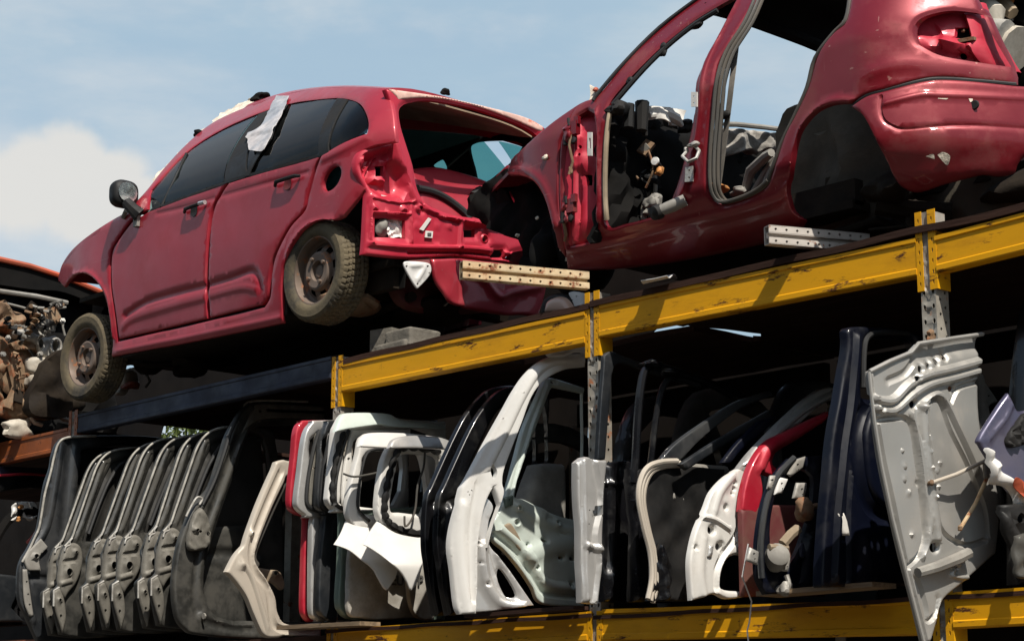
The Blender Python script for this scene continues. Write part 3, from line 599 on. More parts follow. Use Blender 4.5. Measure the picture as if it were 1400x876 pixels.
# wheels
def wheel(c, r=.30, w=.175, steer=0., lab=None, camber=0.):
    ax = np.array([math.sin(steer), -math.cos(steer), math.sin(camber)]); c = np.array(c, float)
    root = thing('wheel', '', 'x', c); del root['category']; del root['label']; root.parent = car; root.location = Vector(c) - Vector(car.location)
    if lab: root['label'] = lab
    n = 216
    pr = [(r * .66, -w * .45), (r * .74, -w * .52), (r * .88, -w * .54), (r * .965, -w * .47), (r, -w * .36)] + [(r * (1 - .012 * (j % 2)), -w * .36 + w * .72 * j / 10) for j in range(1, 11)] + [(r * .965, w * .47), (r * .93, w * .51), (r * .90, w * .535), (r * .87, w * .53), (r * .80, w * .535), (r * .74, w * .52), (r * .68, w * .46), (r * .655, w * .40)]
    def rf(i, k, q):
        if 4 <= i <= 14: return q - (.0085 if (k + (i // 2)) % 4 == 0 and i not in (6, 9, 12) else 0.)
        if 14 < i < 17: return q - (.004 if k % 6 == 0 else 0)
        return q
    obj('tyre', lathe(pr, c, ax, n, rfn=rf), M['rubber'], root, ang=25)
    R = [(r * .665, w * .43), (r * .64, w * .42), (r * .62, w * .34), (r * .60, w * .12), (r * .56, .06 * w), (r * .50, w * .10), (r * .455, w * .16), (r * .40, w * .20), (r * .37, w * .33), (r * .33, w * .36), (r * .20, w * .33), (r * .19, w * .20), (r * .12, w * .18), (r * .115, w * .24), (.0, w * .24)]
    rim = obj('rim', lathe(R, c, ax, 48, skip=lambda i, k: i in (5, 6) and (k % 6) in (0, 1, 2)), M['rim'], root, ang=30)
    a = np.cross(ax, [0, 0, 1.]); a /= np.linalg.norm(a); b = np.cross(ax, a)
    objs('wheel_nut', [lathe([(.012, 0), (.012, .018), (0, .02)], c + ax * w * .34 + r * .265 * (a * math.cos(t) + b * math.sin(t)), ax, 6) for t in [2 * math.pi * k / 4 + .5 for k in range(4)]], M['rim'], rim, flat=True)
    obj('brake_drum', lathe([(0, -w * .05), (r * .52, -w * .05), (r * .52, -w * .4), (0, -w * .4)], c, ax, 24), M['grime'], root)
    return root
cr_ = Surf('Y', lambda x, z: 6.335 + 0 * x, lo=6, hi=7)
p = cr_.at(428, 369); p[1] += .09; wheel(p, .298, .185, 0.0, 'rear wheel, muddy')
p = cr_.at(112, 487); p[1] += .09; wheel(p, .295, .175, .03, 'front wheel hanging low')
# lower rear bumper skin hanging under the back panel
B1 = Surf('X', lambda y, z: -8.06 + .02 * np.sin(y * 6) - .10 * np.clip((6.95 - y) / .3, 0, 1.5) ** 2, lo=-9.4, hi=-7.2)
bump = obj('bumper_skin', sheet(B1, [(590, 354, 1), (632, 353, 1), (700, 362), (752, 376, 1), (746, 400), (737, 434, 1), (715, 430), (690, 430), (640, 422), (632, 419), (617, 413), (606, 398), (596, 380)], t=.012, res=.03, edge=.02, ed=.01, ribs=[([(640, 372), (660, 380), (680, 405), (700, 400), (740, 392)], .03, .012), ([(627, 357), (632, 418)], .02, .012)], noise=.006, nf=12), M['red'], car)
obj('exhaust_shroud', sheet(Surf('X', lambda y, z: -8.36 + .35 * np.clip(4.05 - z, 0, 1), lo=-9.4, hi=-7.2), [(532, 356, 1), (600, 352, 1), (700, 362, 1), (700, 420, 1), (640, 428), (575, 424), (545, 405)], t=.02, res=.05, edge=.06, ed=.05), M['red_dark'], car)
BK = Surf('X', lambda y, z: -8.03 + 0 * y, lo=-9, hi=-7)
obj('tow_bracket', [sheet(BK, [(553, 362), (557, 357), (584, 359), (590, 365), (588, 376), (574, 392), (569, 392), (557, 372)], [circ(556, 364, 1.5), circ(585, 364, 1.5), circ(571, 388, 1.5), circ(587, 373, 1.2)], t=.008, res=.02, edge=.008, ed=.004, ribs=[([(563, 363), (580, 364), (571, 382)], .02, .008)])], M['whiteplain'], car)
obj('exhaust_box', [lump(B1.at(530, 402, -.35), (.12, .2, .06), 2, .1, 3, .3), tube([B1.at(505, 395, -.3), B1.at(540, 398, -.25), B1.at(560, 405, -.3)], .03)], M['brown'], car)
# things lying in and under the car
HX = Surf('X', lambda y, z: -8.30 - .35 * np.clip(z - 4.35, -.2, 1) + .25 * np.clip((y - 7.1), -1, 1) ** 2, lo=-10.5, hi=-7)
tg = thing('loose_tailgate', 'faded red tailgate lying inside the open back of the five-door hatchback', 'tailgate', (-8.6, 7.1, 4.18))
obj('panel', sheet(HX, [(560, 232, 1), (575, 229), (600, 228), (628, 234), (660, 244), (690, 258), (715, 280), (730, 312, 1), (660, 312), (617, 302), (585, 296, 1)], t=.02, res=.04, edge=.03, ed=.02), M['red'], tg)
obj('window_seal', tube([HX.at(x, y, .015) for x, y in cr([(568, 258), (590, 263), (610, 273), (632, 290), (640, 300)], 4, False)], .022), M['sealdark'], tg)
obj('panel_cavity', tube([HX.at(x, y, .012) for x, y in [(645, 268), (651, 262), (656, 260)]], .025), M['sealdark'], tg)
tag(obj('cardboard_box', [box((-10.08, 6.66, 4.99), (.20, .22, .24), .3), box((-10.24, 6.60, 4.92), (.12, .14, .14), -.2), box((-9.86, 6.70, 5.10), (.02, .20, .26), .3, 0, .35), box((-9.94, 6.62, 4.94), (.10, .14, .14), .5)], M['card']), 'tan cardboard boxes piled on the front seats behind the side window', 'cardboard box')
bl = thing('concrete_block', 'chipped grey concrete block wedged under the rear of the five-door hatchback', 'block', (-8.1, 6.55, 3.62)); 
bs = lambda x, y: rackS.at(x, y)
obj('block', [box(bs(494, 470) + [0, .22, .02], (.16, .2, .16), .2), lump(bs(522, 459) + [0, .22, -.0], (.12, .12, .055), 5, .05, 4, .8), lump(bs(516, 476) + [0, .20, -.01], (.14, .12, .06), 7, .05, 4, .8)], M['stone'], bl); bl.location = bl.location
# ================================================================== stripped red shell without doors or wheels
YC2 = 7.20
def side2(x, z):
    y = 6.40 + .62 * np.clip(z - 4.50, 0, 1.2) ** 1.35 + 1.9 * np.clip(4.04 - z, 0, .5) ** 1.6
    y = y + .80 * np.clip((x + 4.86) / .66, 0, 1.35) ** 2.1 + .5 * np.clip((-6.75 - x) / .8, 0, 1) ** 2
    return y
S2 = Surf('Y', side2, lo=5.8, hi=8.6)
shell = thing('car_shell', 'stripped red hatchback shell with no doors and no wheels resting on the upper shelf', 'car', (-5.5, YC2, 3.66))
body_out = [(785, 150, 1), (795, 142), (807, 136, 1), (819, 129), (854, 88), (903, 39), (957, -2), (1010, -40), (1080, -64), (1180, -74), (1290, -64, 1), (1318, -22), (1334, 2), (1338, 14, 1), (1345, 13), (1362, 48), (1386, 104, 1), (1385, 114, 1), (1337, 109), (1289, 105), (1257, 108), (1209, 121), (1183, 128), (1162, 141, 1), (1137, 143), (1114, 154), (1095, 177), (1086, 201), (1081, 229), (1077, 264), (1081, 286), (1097, 300, 1),
    (1092, 308, 1), (1040, 331), (926, 355), (840, 366), (775, 368, 1), (772, 337), (766, 290), (764, 250), (765, 214), (769, 186)]
fopen = [(829, 146), (850, 117), (874, 92), (909, 58), (943, 31), (975, 11), (1013, -10, 1), (986, 42), (960, 88), (949, 117), (947, 154), (938, 200), (926, 246), (911, 289, 1), (880, 299), (851, 306), (833, 311), (823, 302), (821, 270), (820, 230), (823, 186)]
ropen = [(1046, -26, 1), (1025, 14), (997, 58), (979, 88), (971, 143), (966, 200), (965, 246), (970, 268), (984, 279), (1011, 273), (1035, 262), (1052, 244), (1071, 186), (1086, 157), (1103, 120), (1114, 80), (1126, 58), (1140, 42), (1156, 26), (1166, -30, 1)]
lampc = [(1246, 40), (1254, 27), (1271, 19), (1300, 14), (1332, 17, 1), (1343, 20, 1), (1380, 91, 1), (1343, 86), (1289, 77), (1263, 66), (1250, 56)]
sh = sheet(S2, body_out, [fopen, ropen, lampc, [(789, 158, 1), (802, 150, 1), (813, 160), (815, 200), (815, 300), (806, 330, 1), (778, 338, 1), (772, 290), (770, 250), (771, 214), (775, 186)]], t=.03, res=.024, edge=.010, ed=.006, hedge=.016, hed=.010,
    ribs=[([(1008, 2), (978, 60), (962, 100), (957, 150), (950, 200), (938, 250), (925, 285)], .022, .012), ([(780, 342), (850, 330), (930, 308), (1000, 291), (1060, 272), (1085, 250)], .03, .012), 
          ([(1190, 100), (1240, 88), (1300, 95), (1380, 104)], .04, .006), ([(815, 150), (815, 300)], .02, .012), ([(1084, 260), (1090, 205), (1100, 172), (1120, 150), (1140, 139), (1165, 140)], .03, .012), ([(946, 120), (946, 150)], .02, -.012)],
    noise=.003, nf=5, dimples=[(1225, 50, .12, -.006), (1212, 62, .02, .004)])
far2 = mirror_y(sheet(S2, [(790, 220, 1), (845, 200), (900, 190, 1), (1060, 178, 1), (1110, 120), (1135, 60), (1160, 20), (1166, -60, 1), (1250, -64, 1), (1262, 60, 1), (1262, 190, 1), (1225, 235, 1), (1190, 170), (1137, 143), (1095, 177), (1080, 240, 1), (1090, 270, 1), (790, 320, 1)], t=.03, res=.06), YC2)
b2 = obj('body', [sh, far2], M['red2'], shell, ang=42)
rl = [S2.at(x, y) for x, y in cr([(963, 4), (1010, -38), (1080, -62), (1180, -72), (1292, -62)], 4, False)]
obj('roof', loft([cross(p, yc=YC2, crown=.03) for p in rl], .02), M['red2'], b2)
obj('headliner', loft([cross(p + np.array([-.015, .02, -.03]), yc=YC2, crown=.02) for p in rl], .02), M['void'], b2)
hp = np.array(cross(rl[0], yc=YC2, crown=.03)) 
obj('screen_header', tube(hp + np.array([.01, 0, -.03]), .028), M['void'], b2)
objs('header_scrap', [lump(S2.at(943, 34, -.03), (.05, .02, .02), 3, .4), lump(S2.at(903, 66, -.02), (.025, .015, .03), 5, .4), lump(S2.at(858, 110, -.02), (.02, .015, .02), 7, .4)], M['black'], b2)
obj('screen_seal', tube([S2.at(x, y, .006) for x, y in cr([(812, 138), (819, 128), (854, 87), (903, 38), (957, -3)], 4, False)], .010), M['sealdark'], b2)
obj('screen_seal', tube([S2.at(x, y, -.02) for x, y in cr([(834, 142), (876, 94), (911, 60), (945, 33), (977, 13)], 4, False)], .013), M['sealdark'], b2)
# recessed hinge post between wing and door opening, turned a little to the back
x0h = float(S2.un(768, 250)[0])
HP = Surf('Y', lambda x, z: side2(x, z) + .006 + .42 * np.clip(x - x0h, 0, .4), lo=5.8, hi=8)
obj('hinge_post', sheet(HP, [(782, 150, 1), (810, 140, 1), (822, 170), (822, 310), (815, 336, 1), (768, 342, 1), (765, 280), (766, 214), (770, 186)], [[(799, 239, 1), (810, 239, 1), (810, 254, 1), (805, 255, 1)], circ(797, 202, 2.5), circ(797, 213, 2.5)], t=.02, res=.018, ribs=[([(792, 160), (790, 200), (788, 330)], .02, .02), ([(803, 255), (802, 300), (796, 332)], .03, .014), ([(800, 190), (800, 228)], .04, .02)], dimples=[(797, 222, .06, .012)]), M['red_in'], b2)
# front wing
wing = [(647, 283, 1), (653, 270), (669, 250), (709, 208), (749, 171), (783, 147), (797, 139), (806, 136, 1), (797, 144), (784, 153), (767, 186), (763.5, 214), (763, 250), (764.5, 290), (770.5, 337), (773, 352, 1), (762, 338, 1), (755, 306), (744, 272), (731, 250), (714, 241), (695, 242), (671, 261), (652, 284, 1)]
obj('front_wing', sheet(S2, wing, [circ(746, 216, 4, 3.5)], t=.02, res=.026, edge=.012, ed=.007, ribs=[([(655, 278), (672, 256), (695, 236), (716, 234), (736, 245), (750, 270), (760, 310)], .03, .012)], noise=.003), M['red2'], shell, ang=42)
obj('lamp_socket', [lump(S2.at(746, 216, .006), (.018, .012, .014), 3, .4, 2)], M['insul'], shell)
W2 = YS(6.86, lo=6, hi=8)
obj('wheel_housing', [sheet(W2, [(640, 292), (646, 268), (676, 240), (714, 226), (752, 250), (772, 330), (778, 368), (770, 392), (745, 392), (716, 374), (712, 334), (690, 322), (668, 312), (655, 300)], [[(676, 258), (690, 246), (694, 249), (682, 264)], [(695, 262), (699, 263), (700, 274), (697, 277)]], t=.02, res=.05, noise=.03, nf=14),
     lump(S2.at(662, 292, -.12), (.10, .10, .07), 3, .35), lump(S2.at(690, 300, -.15), (.10, .12, .05), 5, .4), lump(S2.at(728, 335, -.12), (.06, .1, .12), 8, .35), lump(S2.at(748, 372, -.08), (.10, .08, .04), 9, .35), lump(S2.at(735, 320, -.3), (.2, .2, .25), 4, .3)], M['void'], shell)
objs('housing_clip', [lump(S2.at(x, y, -.05), (.010, .008, .009), i, .5, 2) for i, (x, y) in enumerate([(732, 257), (698, 320), (725, 296), (756, 328), (757, 338), (765, 352), (717, 340), (680, 279)])], M['insul'], shell)
obj('bonnet', loft([cross(S2.at(x, y, -.03), yc=YC2, crown=.0, n=8) for x, y in [(660, 264), (709, 211), (749, 175), (790, 146)]], .02), M['red2'], shell)
# lamp cavity
LC = Surf('Y', lambda x, z: side2(x, z) + .11, lo=5.8, hi=8.8)
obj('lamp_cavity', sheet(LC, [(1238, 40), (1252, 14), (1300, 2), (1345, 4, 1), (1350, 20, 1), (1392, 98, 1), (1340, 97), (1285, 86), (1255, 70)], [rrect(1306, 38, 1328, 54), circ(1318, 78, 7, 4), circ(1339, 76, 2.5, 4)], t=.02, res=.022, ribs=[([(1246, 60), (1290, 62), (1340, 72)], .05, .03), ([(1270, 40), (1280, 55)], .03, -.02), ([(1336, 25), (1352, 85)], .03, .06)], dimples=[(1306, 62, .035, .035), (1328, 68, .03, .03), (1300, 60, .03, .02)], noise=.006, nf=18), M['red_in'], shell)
obj('cavity_backing', sheet(Surf('Y', lambda x, z: side2(x, z) + .16, lo=5.8, hi=9), [(1300, 32, 1), (1336, 32, 1), (1348, 85, 1), (1305, 85, 1)], t=.01, res=.05), M['void'], shell)
obj('cavity_bracket', [box(LC.at(1330, 58, .04), (.07, .05, .015), .3, .2), lump(LC.at(1315, 42, -.01), (.010, .006, .008), 3, .3, 2)], M['brown'], shell)
# rear bumper
Sb = Surf('Y', lambda x, z: side2(x, z) - .012 - .03 * np.sin(np.clip((z - 3.75) / .55, 0, 1) * 3.1416), lo=5.8, hi=8.8)
bo = [(1161, 145, 1), (1183, 131), (1209, 124), (1257, 112), (1289, 109), (1337, 112), (1386, 117), (1440, 120, 1), (1440, 205, 1), (1400, 211), (1387, 223), (1381, 236), (1360, 240), (1337, 238), (1312, 244), (1286, 251), (1264, 259), (1246, 262), (1230, 254), (1220, 240), (1211, 220), (1198, 196), (1186, 172), (1176, 156)]
obj('rear_bumper', sheet(Sb, bo, [], t=.015, res=.022, edge=.02, ed=.012, ribs=[([(1204, 132), (1203, 150), (1208, 165), (1222, 174), (1240, 177), (1290, 172), (1345, 172), (1430, 178)], .010, -.008), ([(1210, 142), (1260, 130), (1290, 130), (1345, 132), (1430, 136)], .018, .010), ([(1225, 225), (1300, 218), (1400, 205)], .04, -.006)], noise=.003, nf=8), M['red2'], shell, ang=42)
obj('bumper_gap', tube([S2.at(x, y, -.014) for x, y in cr([(1165, 143), (1183, 130), (1209, 122.5), (1257, 110), (1289, 107.5), (1337, 110.5), (1386, 115)], 4, False)], .010), M['sealdark'], b2)
obj('bumper_plug', lathe([(0, .008), (.018, .008), (.022, .002)], Sb.at(1333, 144, .002), (.2, -1, 0), 12), M['black'], shell)
objs('bumper_scuff', [sheet(Sb, q, t=.001, res=.02, off=.002) for q in ([(1282, 212, 1), (1290, 208), (1299, 214), (1296, 226), (1290, 222, 1)], [(1266, 214, 1), (1276, 211), (1278, 218, 1)], [(1324, 131, 1), (1329, 129), (1330, 138), (1326, 140, 1)], [(1280, 131, 1), (1296, 131), (1295, 136), (1283, 135, 1)])], M['insul'], shell)
# wheel arch and what hangs below
objs('wheel_arch', [sheet(YS(6.84, lo=6, hi=8), [(1060, 180), (1100, 140), (1180, 130), (1215, 180), (1240, 240), (1240, 262, 1), (1225, 300, 1), (1120, 320, 1), (1080, 310, 1)], t=.02, res=.06, ribs=[([(1160, 150), (1165, 250)], .2, .05), ([(1135, 180), (1150, 240)], .05, -.04)], noise=.02, nf=10), sheet(YS(6.95, lo=6, hi=8), [(1150, 150), (1220, 150), (1330, 235), (1420, 215, 1), (1430, 270, 1), (1330, 300, 1), (1200, 310)], t=.02, res=.07, noise=.02, nf=12)], M['litarchdirt'], shell)
obj('rear_axle', [tube([S2.at(1160, 268, -.2), S2.at(1200, 275, -.25), S2.at(1245, 275, -.3)], .05), lump(S2.at(1165, 245, -.25), (.1, .1, .07), 3, .3), tube([S2.at(1100, 315, -.15), S2.at(1160, 290, -.2), S2.at(1210, 305, -.25)], .02), lump(S2.at(1215, 290, -.2), (.03, .05, .07), 7, .4), tube([S2.at(1165, 308, -.12), S2.at(1240, 300, -.12)], .008)], M['grime'], shell)
obj('underbody', [bbox2(-6.6, -5.1, 6.70, 7.7, 3.86, 3.90), bbox2(-4.95, -3.9, 6.95, 7.7, 3.92, 3.97), bbox2(-4.2, -3.4, 6.9, 7.7, 3.85, 3.93), bbox2(-6.62, -5.1, 6.72, 6.78, 3.88, 4.0), lump((-4.3, 7.1, 3.86), (.35, .25, .09), 6, .2)], M['grime'], shell)
# rubber seal of the rear opening, front opening trim, belt
sl = cr([(1036, -14), (1017, 30), (991, 72), (979, 110), (974, 160), (970, 210), (970, 250), (975, 268), (986, 276), (1011, 270), (1034, 259), (1049, 246)], 4, False)
objs('door_seal', [tube([S2.at(x + o, y - abs(o) * .25, -.004 - .012 * k) for x, y in sl], .009) for k, o in enumerate((0, 3.2, 6.4))], M['seal'], b2)
obj('door_seal', tube([S2.at(x, y, -.012) for x, y in cr([(1047, 248), (1066, 196), (1084, 158), (1101, 119), (1112, 79), (1136, 46), (1154, 26), (1160, -8)], 4, False)], .010), M['seal'], b2)
obj('door_trim', tube([S2.at(x, y, -.012) for x, y in cr([(832, 148), (827, 186), (825, 230), (825, 270), (827, 300)], 4, False)], .013), M['tan'], b2)
obj('inner_pillar', sheet(Surf('Y', lambda x, z: side2(x, z) + .06, lo=5.8, hi=8.6), [(1042, -10, 1), (1012, 50), (990, 110), (978, 200), (974, 265, 1), (981, 270, 1), (983, 200), (990, 110), (1006, 50), (1048, -12, 1)], t=.02, res=.05), M['sealdark'], b2)
BS = Surf('Y', lambda x, z: side2(x, z) + .10, lo=5.8, hi=8.6)
obj('seat_belt', sheet(BS, [(1004, 54, 1), (1011, 54, 1), (1004, 110), (998, 160), (990, 220), (983, 270, 1), (976, 270, 1), (983, 220), (991, 160), (997, 110)], t=.003, res=.05), M['belt'], shell)
objs('belt_guide', [lump(BS.at(994, 158, .01), (.030, .015, .022), 2, .1, 3), tube([BS.at(1012, 48, .0), BS.at(1008, 60, .01)], .014)], M['black'], shell)
obj('pillar_trim', sheet(BS, [(1012, 38, 1), (1016, 40, 1), (1003, 66), (995, 94, 1), (989, 95, 1), (998, 64)], t=.004, res=.03, off=.04), M['label'], b2)
# plates, hinges and the door latch loop
def plate(nm, pts, m, holes=(), off=.012, par=None): return obj(nm, sheet(S2, pts, holes, t=.006, res=.03, off=off), M[m], par or b2)
plate('label_plate', rrect(948, 127, 956, 147), 'label', [circ(952, 133, 1.2), circ(952, 142, 1.2)], .016)
plate('hinge_plate', [(941, 230, 1), (951, 228, 1), (951, 249, 1), (940, 250, 1)], 'alloy', [circ(946, 234, 1.3), circ(946, 244, 1.3)], .02)
plate('label_plate', rrect(807, 182, 813, 214), 'label', [rrect(809, 190, 811.5, 204)], .02)
obj('latch_loop', [tube([S2.at(x, y, o) for x, y, o in [(944, 207, .02), (947, 218, .07), (957, 226, .08), (964, 220, .06), (962, 208, .03), (953, 200, .02)]], .008), lump(S2.at(954, 200, .03), (.03, .02, .014), 3, .3), lump(S2.at(944, 207, .03), (.014, .014, .014), 4, .2)], M['alloy'], shell)
obj('check_strap', [tube([S2.at(939, 274, .01), S2.at(930, 284, .05), S2.at(921, 294, .10)], [.028, .030, .026], 12)], M['greyplast'], shell)
obj('check_cap', lathe([(0, .03), (.034, .02), (.036, -.02), (0, -.02)], S2.at(920, 296, .11), (-.2, -1, -.4), 12), M['black'], shell)
for (x, y) in ((781, 178), (777, 284)):
    hg = obj('door_hinge', [box(S2.at(x + 7, y - 2, .012), (.05, .03, .07)), lump(S2.at(x, y, .02), (.025, .02, .03), int(x), .5), lump(S2.at(x + 1, y + 14, .02), (.02, .02, .035), int(x) + 2, .5), box(S2.at(x + 12, y - 12, .02), (.03, .02, .04))], M['red_in' if y < 0 else 'red2'], shell)
    obj('hinge_pin', [tube([S2.at(x - 3, y + 4, .02), S2.at(x - 3, y + 22, .025)], .012), lump(S2.at(x + 6, y + 16, .02), (.02, .014, .02), 3, .5, 2), tube([S2.at(x + 2, y - 14, .03), S2.at(x + 3, y - 4, .03)], .008)], M['black'], hg)
objs('wiring', [tube([S2.at(x, y, .02 + .01 * (i % 2)) for i, (x, y) in enumerate([(786, 182), (784, 200), (787, 222), (784, 240), (783, 236)])], .007), lump(S2.at(784, 234, .02), (.014, .012, .02), 4, .4), tube([S2.at(x, y, .02) for x, y in [(774, 300), (778, 322), (776, 330)]], .008)], M['brown'], shell)
obj('broken_mount', [sheet(Surf('Y', lambda x, z: side2(x, z) + .03, lo=5.8, hi=8), [(806, 116, 1), (813, 120, 1), (814, 132), (808, 142), (802, 154, 1), (803, 142), (807, 132)], t=.012, res=.02)], M['insul'], shell)
obj('mount_rust', lump(S2.at(810, 122, -.02), (.012, .014, .012), 3, .3), M['orangered'], shell)
# dashboard wreck and footwell inside
XI = Surf('X', lambda y, z: -6.30 + 0 * y, lo=-8, hi=-4)
XJ = Surf('X', lambda y, z: -6.42 + 0 * y, lo=-8, hi=-4)
obj('dashboard', [lump((-6.54, 7.2, 4.42), (.16, .70, .20), 5, .12, 4, .4), sheet(XJ, [(828, 152), (845, 146), (870, 150), (905, 160), (945, 175), (1000, 180), (1075, 190), (1090, 260), (1085, 330, 1), (815, 330, 1), (822, 240)], t=.03, res=.05, noise=.04, nf=16)], M['void'], shell)
obj('firewall', bbox2(-6.66, -6.62, 6.55, 7.85, 3.9, 4.62), M['void'], shell)
ip = lambda x, y, o=0.: XI.at(x, y, o)
objs('column_stub', [tube([ip(859, 175), ip(860, 143)], .028), tube([ip(873, 180, .02), ip(874, 141, .02)], [.030, .036]), lump(ip(843, 150), (.05, .05, .035), 3, .4), lump(ip(938, 172), (.05, .04, .03), 5, .4), tube([ip(880, 172), ip(882, 186)], [.02, .014])], M['black'], shell)
obj('airbag_cloth', [sheet(Surf('X', lambda y, z: -6.28 + .05 * np.sin(y * 18), lo=-8, hi=-4), [(879, 144, 1), (895, 145), (915, 147), (940, 151, 1), (935, 164), (928, 172), (918, 170), (905, 163), (893, 163), (880, 166, 1)], t=.012, res=.02, noise=.015, nf=22), tube([ip(882, 160, .03), ip(900, 158, .05), ip(915, 166, .05), ip(926, 173, .03)], [.015, .03, .028, .012])], M['cloth'], shell)
obj('dash_foam', [sheet(Surf('X', lambda y, z: -6.30 + .02 * np.sin(y * 25), lo=-8, hi=-4), [(985, 174, 1), (1000, 174), (1040, 178), (1078, 184, 1), (1074, 200), (1066, 205), (1050, 203), (1040, 208), (1025, 204), (1008, 210), (990, 214, 1)], t=.05, res=.018, edge=.02, ed=.02, noise=.012, nf=34)], M['foam'], shell)
obj('dash_edge', tube([ip(x, y, .03) for x, y in [(985, 172), (1000, 172), (1040, 176), (1078, 181)]], .014), M['greyplast'], shell)
objs('dash_clip', [lump(ip(1065, 184, .04), (.05, .04, .02), 3, .5), lump(ip(1073, 192, .03), (.03, .03, .03), 5, .5)], M['black'], shell)
IN = Surf('Y', lambda x, z: 6.78 + 0 * x, lo=6, hi=9)
obj('footwell_panel', sheet(IN, [(828, 264, 1), (843, 262), (856, 270), (872, 286), (888, 295, 1), (880, 306, 1), (826, 318, 1)], t=.02, res=.04, ribs=[([(842, 264), (836, 312)], .03, .03)], noise=.01, nf=12), M['greyplast'], shell)
objs('trim_scrap', [sheet(IN, [(826, 240, 1), (847, 243, 1), (856, 258, 1), (828, 262, 1)], t=.02, res=.05), lump(IN.at(862, 303, .05), (.03, .02, .03), 4, .4), lump(IN.at(892, 280), (.015, .02, .05), 8, .3)], M['tan'], shell)
objs('red_bracket', [lump(IN.at(836, 229, .1), (.05, .02, .028), 3, .1), lump(IN.at(833, 206, .05), (.035, .03, .045), 5, .3)], M['redpart'], shell)
obj('white_knob', [lathe([(0, .01), (.02, .008), (.022, 0)], IN.at(915, 226, .1), (.3, -1, 0), 14)], M['whiteplain'], shell)
objs('rusty_scrap', [lump(IN.at(915, 239, .08), (.022, .02, .024), 3, .45), lump(IN.at(872, 268, .05), (.014, .02, .03), 7, .4), lump(IN.at(996, 264, .1), (.07, .05, .025), 9, .4)], M['amber'], shell)
objs('pale_scrap', [lump(IN.at(903, 280, .06), (.045, .03, .035), 3, .35, 3, .3), lump(IN.at(890, 288, .05), (.016, .02, .05), 5, .3, 3, .4), lump(IN.at(898, 292, .05), (.03, .03, .018), 6, .3)], M['greyplast'], shell)
obj('lever', [tube([IN.at(894, 218), IN.at(896, 255), IN.at(893, 298)], .012), lump(IN.at(892, 224, .02), (.04, .02, .012), 3, .4), tube([IN.at(880, 240, .05), IN.at(910, 252, .05)], .014), lump(IN.at(880, 245), (.06, .06, .06), 3, .3)], M['black'], shell)
obj('seat_frame', [tube([IN.at(x, y, .02 * k) for k, (x, y) in enumerate([(1018, 262), (1030, 235), (1055, 216), (1066, 212)])], [.02, .026, .024, .02]), tube([IN.at(x, y) for x, y in [(1030, 262), (1045, 236), (1060, 215)]], .014), tube([IN.at(x, y) for x, y in [(1044, 258), (1056, 230), (1066, 212)]], .018), tube([IN.at(1022, 231), IN.at(1044, 224)], .006), lump(IN.at(1015, 262, .03), (.05, .03, .02), 4, .4)], M['greyplast'], shell)
# looms, brackets and bolts in the stripped cabin
rw_ = np.random.RandomState(21); wires = []
for k in range(16):
    x0, y0 = rw_.uniform(836, 905), rw_.uniform(165, 215); pts = [(x0, y0)]
    for q in range(4): pts.append((pts[-1][0] + rw_.uniform(-14, 16), pts[-1][1] + rw_.uniform(8, 28)))
    wires.append(tube([IN.at(x, min(y, 296), .02 + .06 * rw_.rand()) for x, y in cr(pts, 4, False)], .005, 6))
obj('wiring_loom', wires, M['sealdark'], shell); obj('wiring_loom', [tube([IN.at(x, y, .1) for x, y in cr(p_, 4, False)], .006, 6) for p_ in ([(846, 190), (856, 215), (850, 240), (866, 262)], [(884, 205), (878, 230), (892, 250)], [(905, 210), (912, 236), (902, 262)])], M['brown'], shell)
for k in range(9):
    x0, y0 = rw_.uniform(842, 915), rw_.uniform(190, 290)
    obj('bracket', box(IN.at(x0, y0, .05 + .08 * rw_.rand()), (.02 + .05 * rw_.rand(), .02, .02 + .06 * rw_.rand()), rw_.uniform(-1, 1), rw_.uniform(-1, 1), rw_.uniform(-1, 1)), M[('void', 'greyplast', 'black', 'brown', 'alloy')[k % 5]], shell)
# loose cross bearers the shell stands on
def channel(nm, label, a, b, zb, m, hgt=.115):
    """C channel with a drilled web: two drilled bands and a groove on the side facing the camera"""
    za = ZS(zb); A = za.un(*a); B = za.un(*b); A3 = np.array([*A, zb]); B3 = np.array([*B, zb]); d = (B3 - A3) / np.linalg.norm(B3 - A3); L_ = np.linalg.norm(B3 - A3) * 1.0; B3 = A3 + d * L_
    k = (B3[0] - A3[0]) / (B3[1] - A3[1]); g = []
    for z0, z1, o in ((.050, .080, .0), (.0, .024, .0)):
        s = Surf('X', lambda y, z, o=o: A3[0] + k * (y - A3[1]) + o, lo=-20, hi=9); hs = []; y = A3[1] + .03
        while y < B3[1] - .02: hs.append(circ(y, zb + (z0 + z1) / 2, .006, .006, 8)); y += .048
        g.append(sheet(s, rrect(A3[1], zb + z0, B3[1], zb + z1), hs, t=.004, res=.05, uv=True))
    n = np.array([-d[1], d[0], 0])
    off = lambda o, z: (A3 + n * o + [0, 0, z], B3 + n * o + [0, 0, z])
    for o, z, w, h in ((.014, .048, .026, .004), (.014, .026, .026, .004), (.027, .037, .004, .022), (.024, .080, .048, .004), (.024, .0, .048, .004), (.048, .040, .004, .08)):
        p, q = off(o, z); g.append(bar(p, q, w, h))
    return tag(obj(nm, g, M[m], ang=25), label, 'steel channel')
channel('steel_channel', 'rusty cream perforated steel channel sticking far out beside the red bumper skin', (633, 379), (806, 394), DZ + .034, 'channel')
channel('steel_channel', 'short grey perforated steel channel end under the sill of the stripped red shell', (1052, 332), (1190, 344), DZ + .036, 'greych')
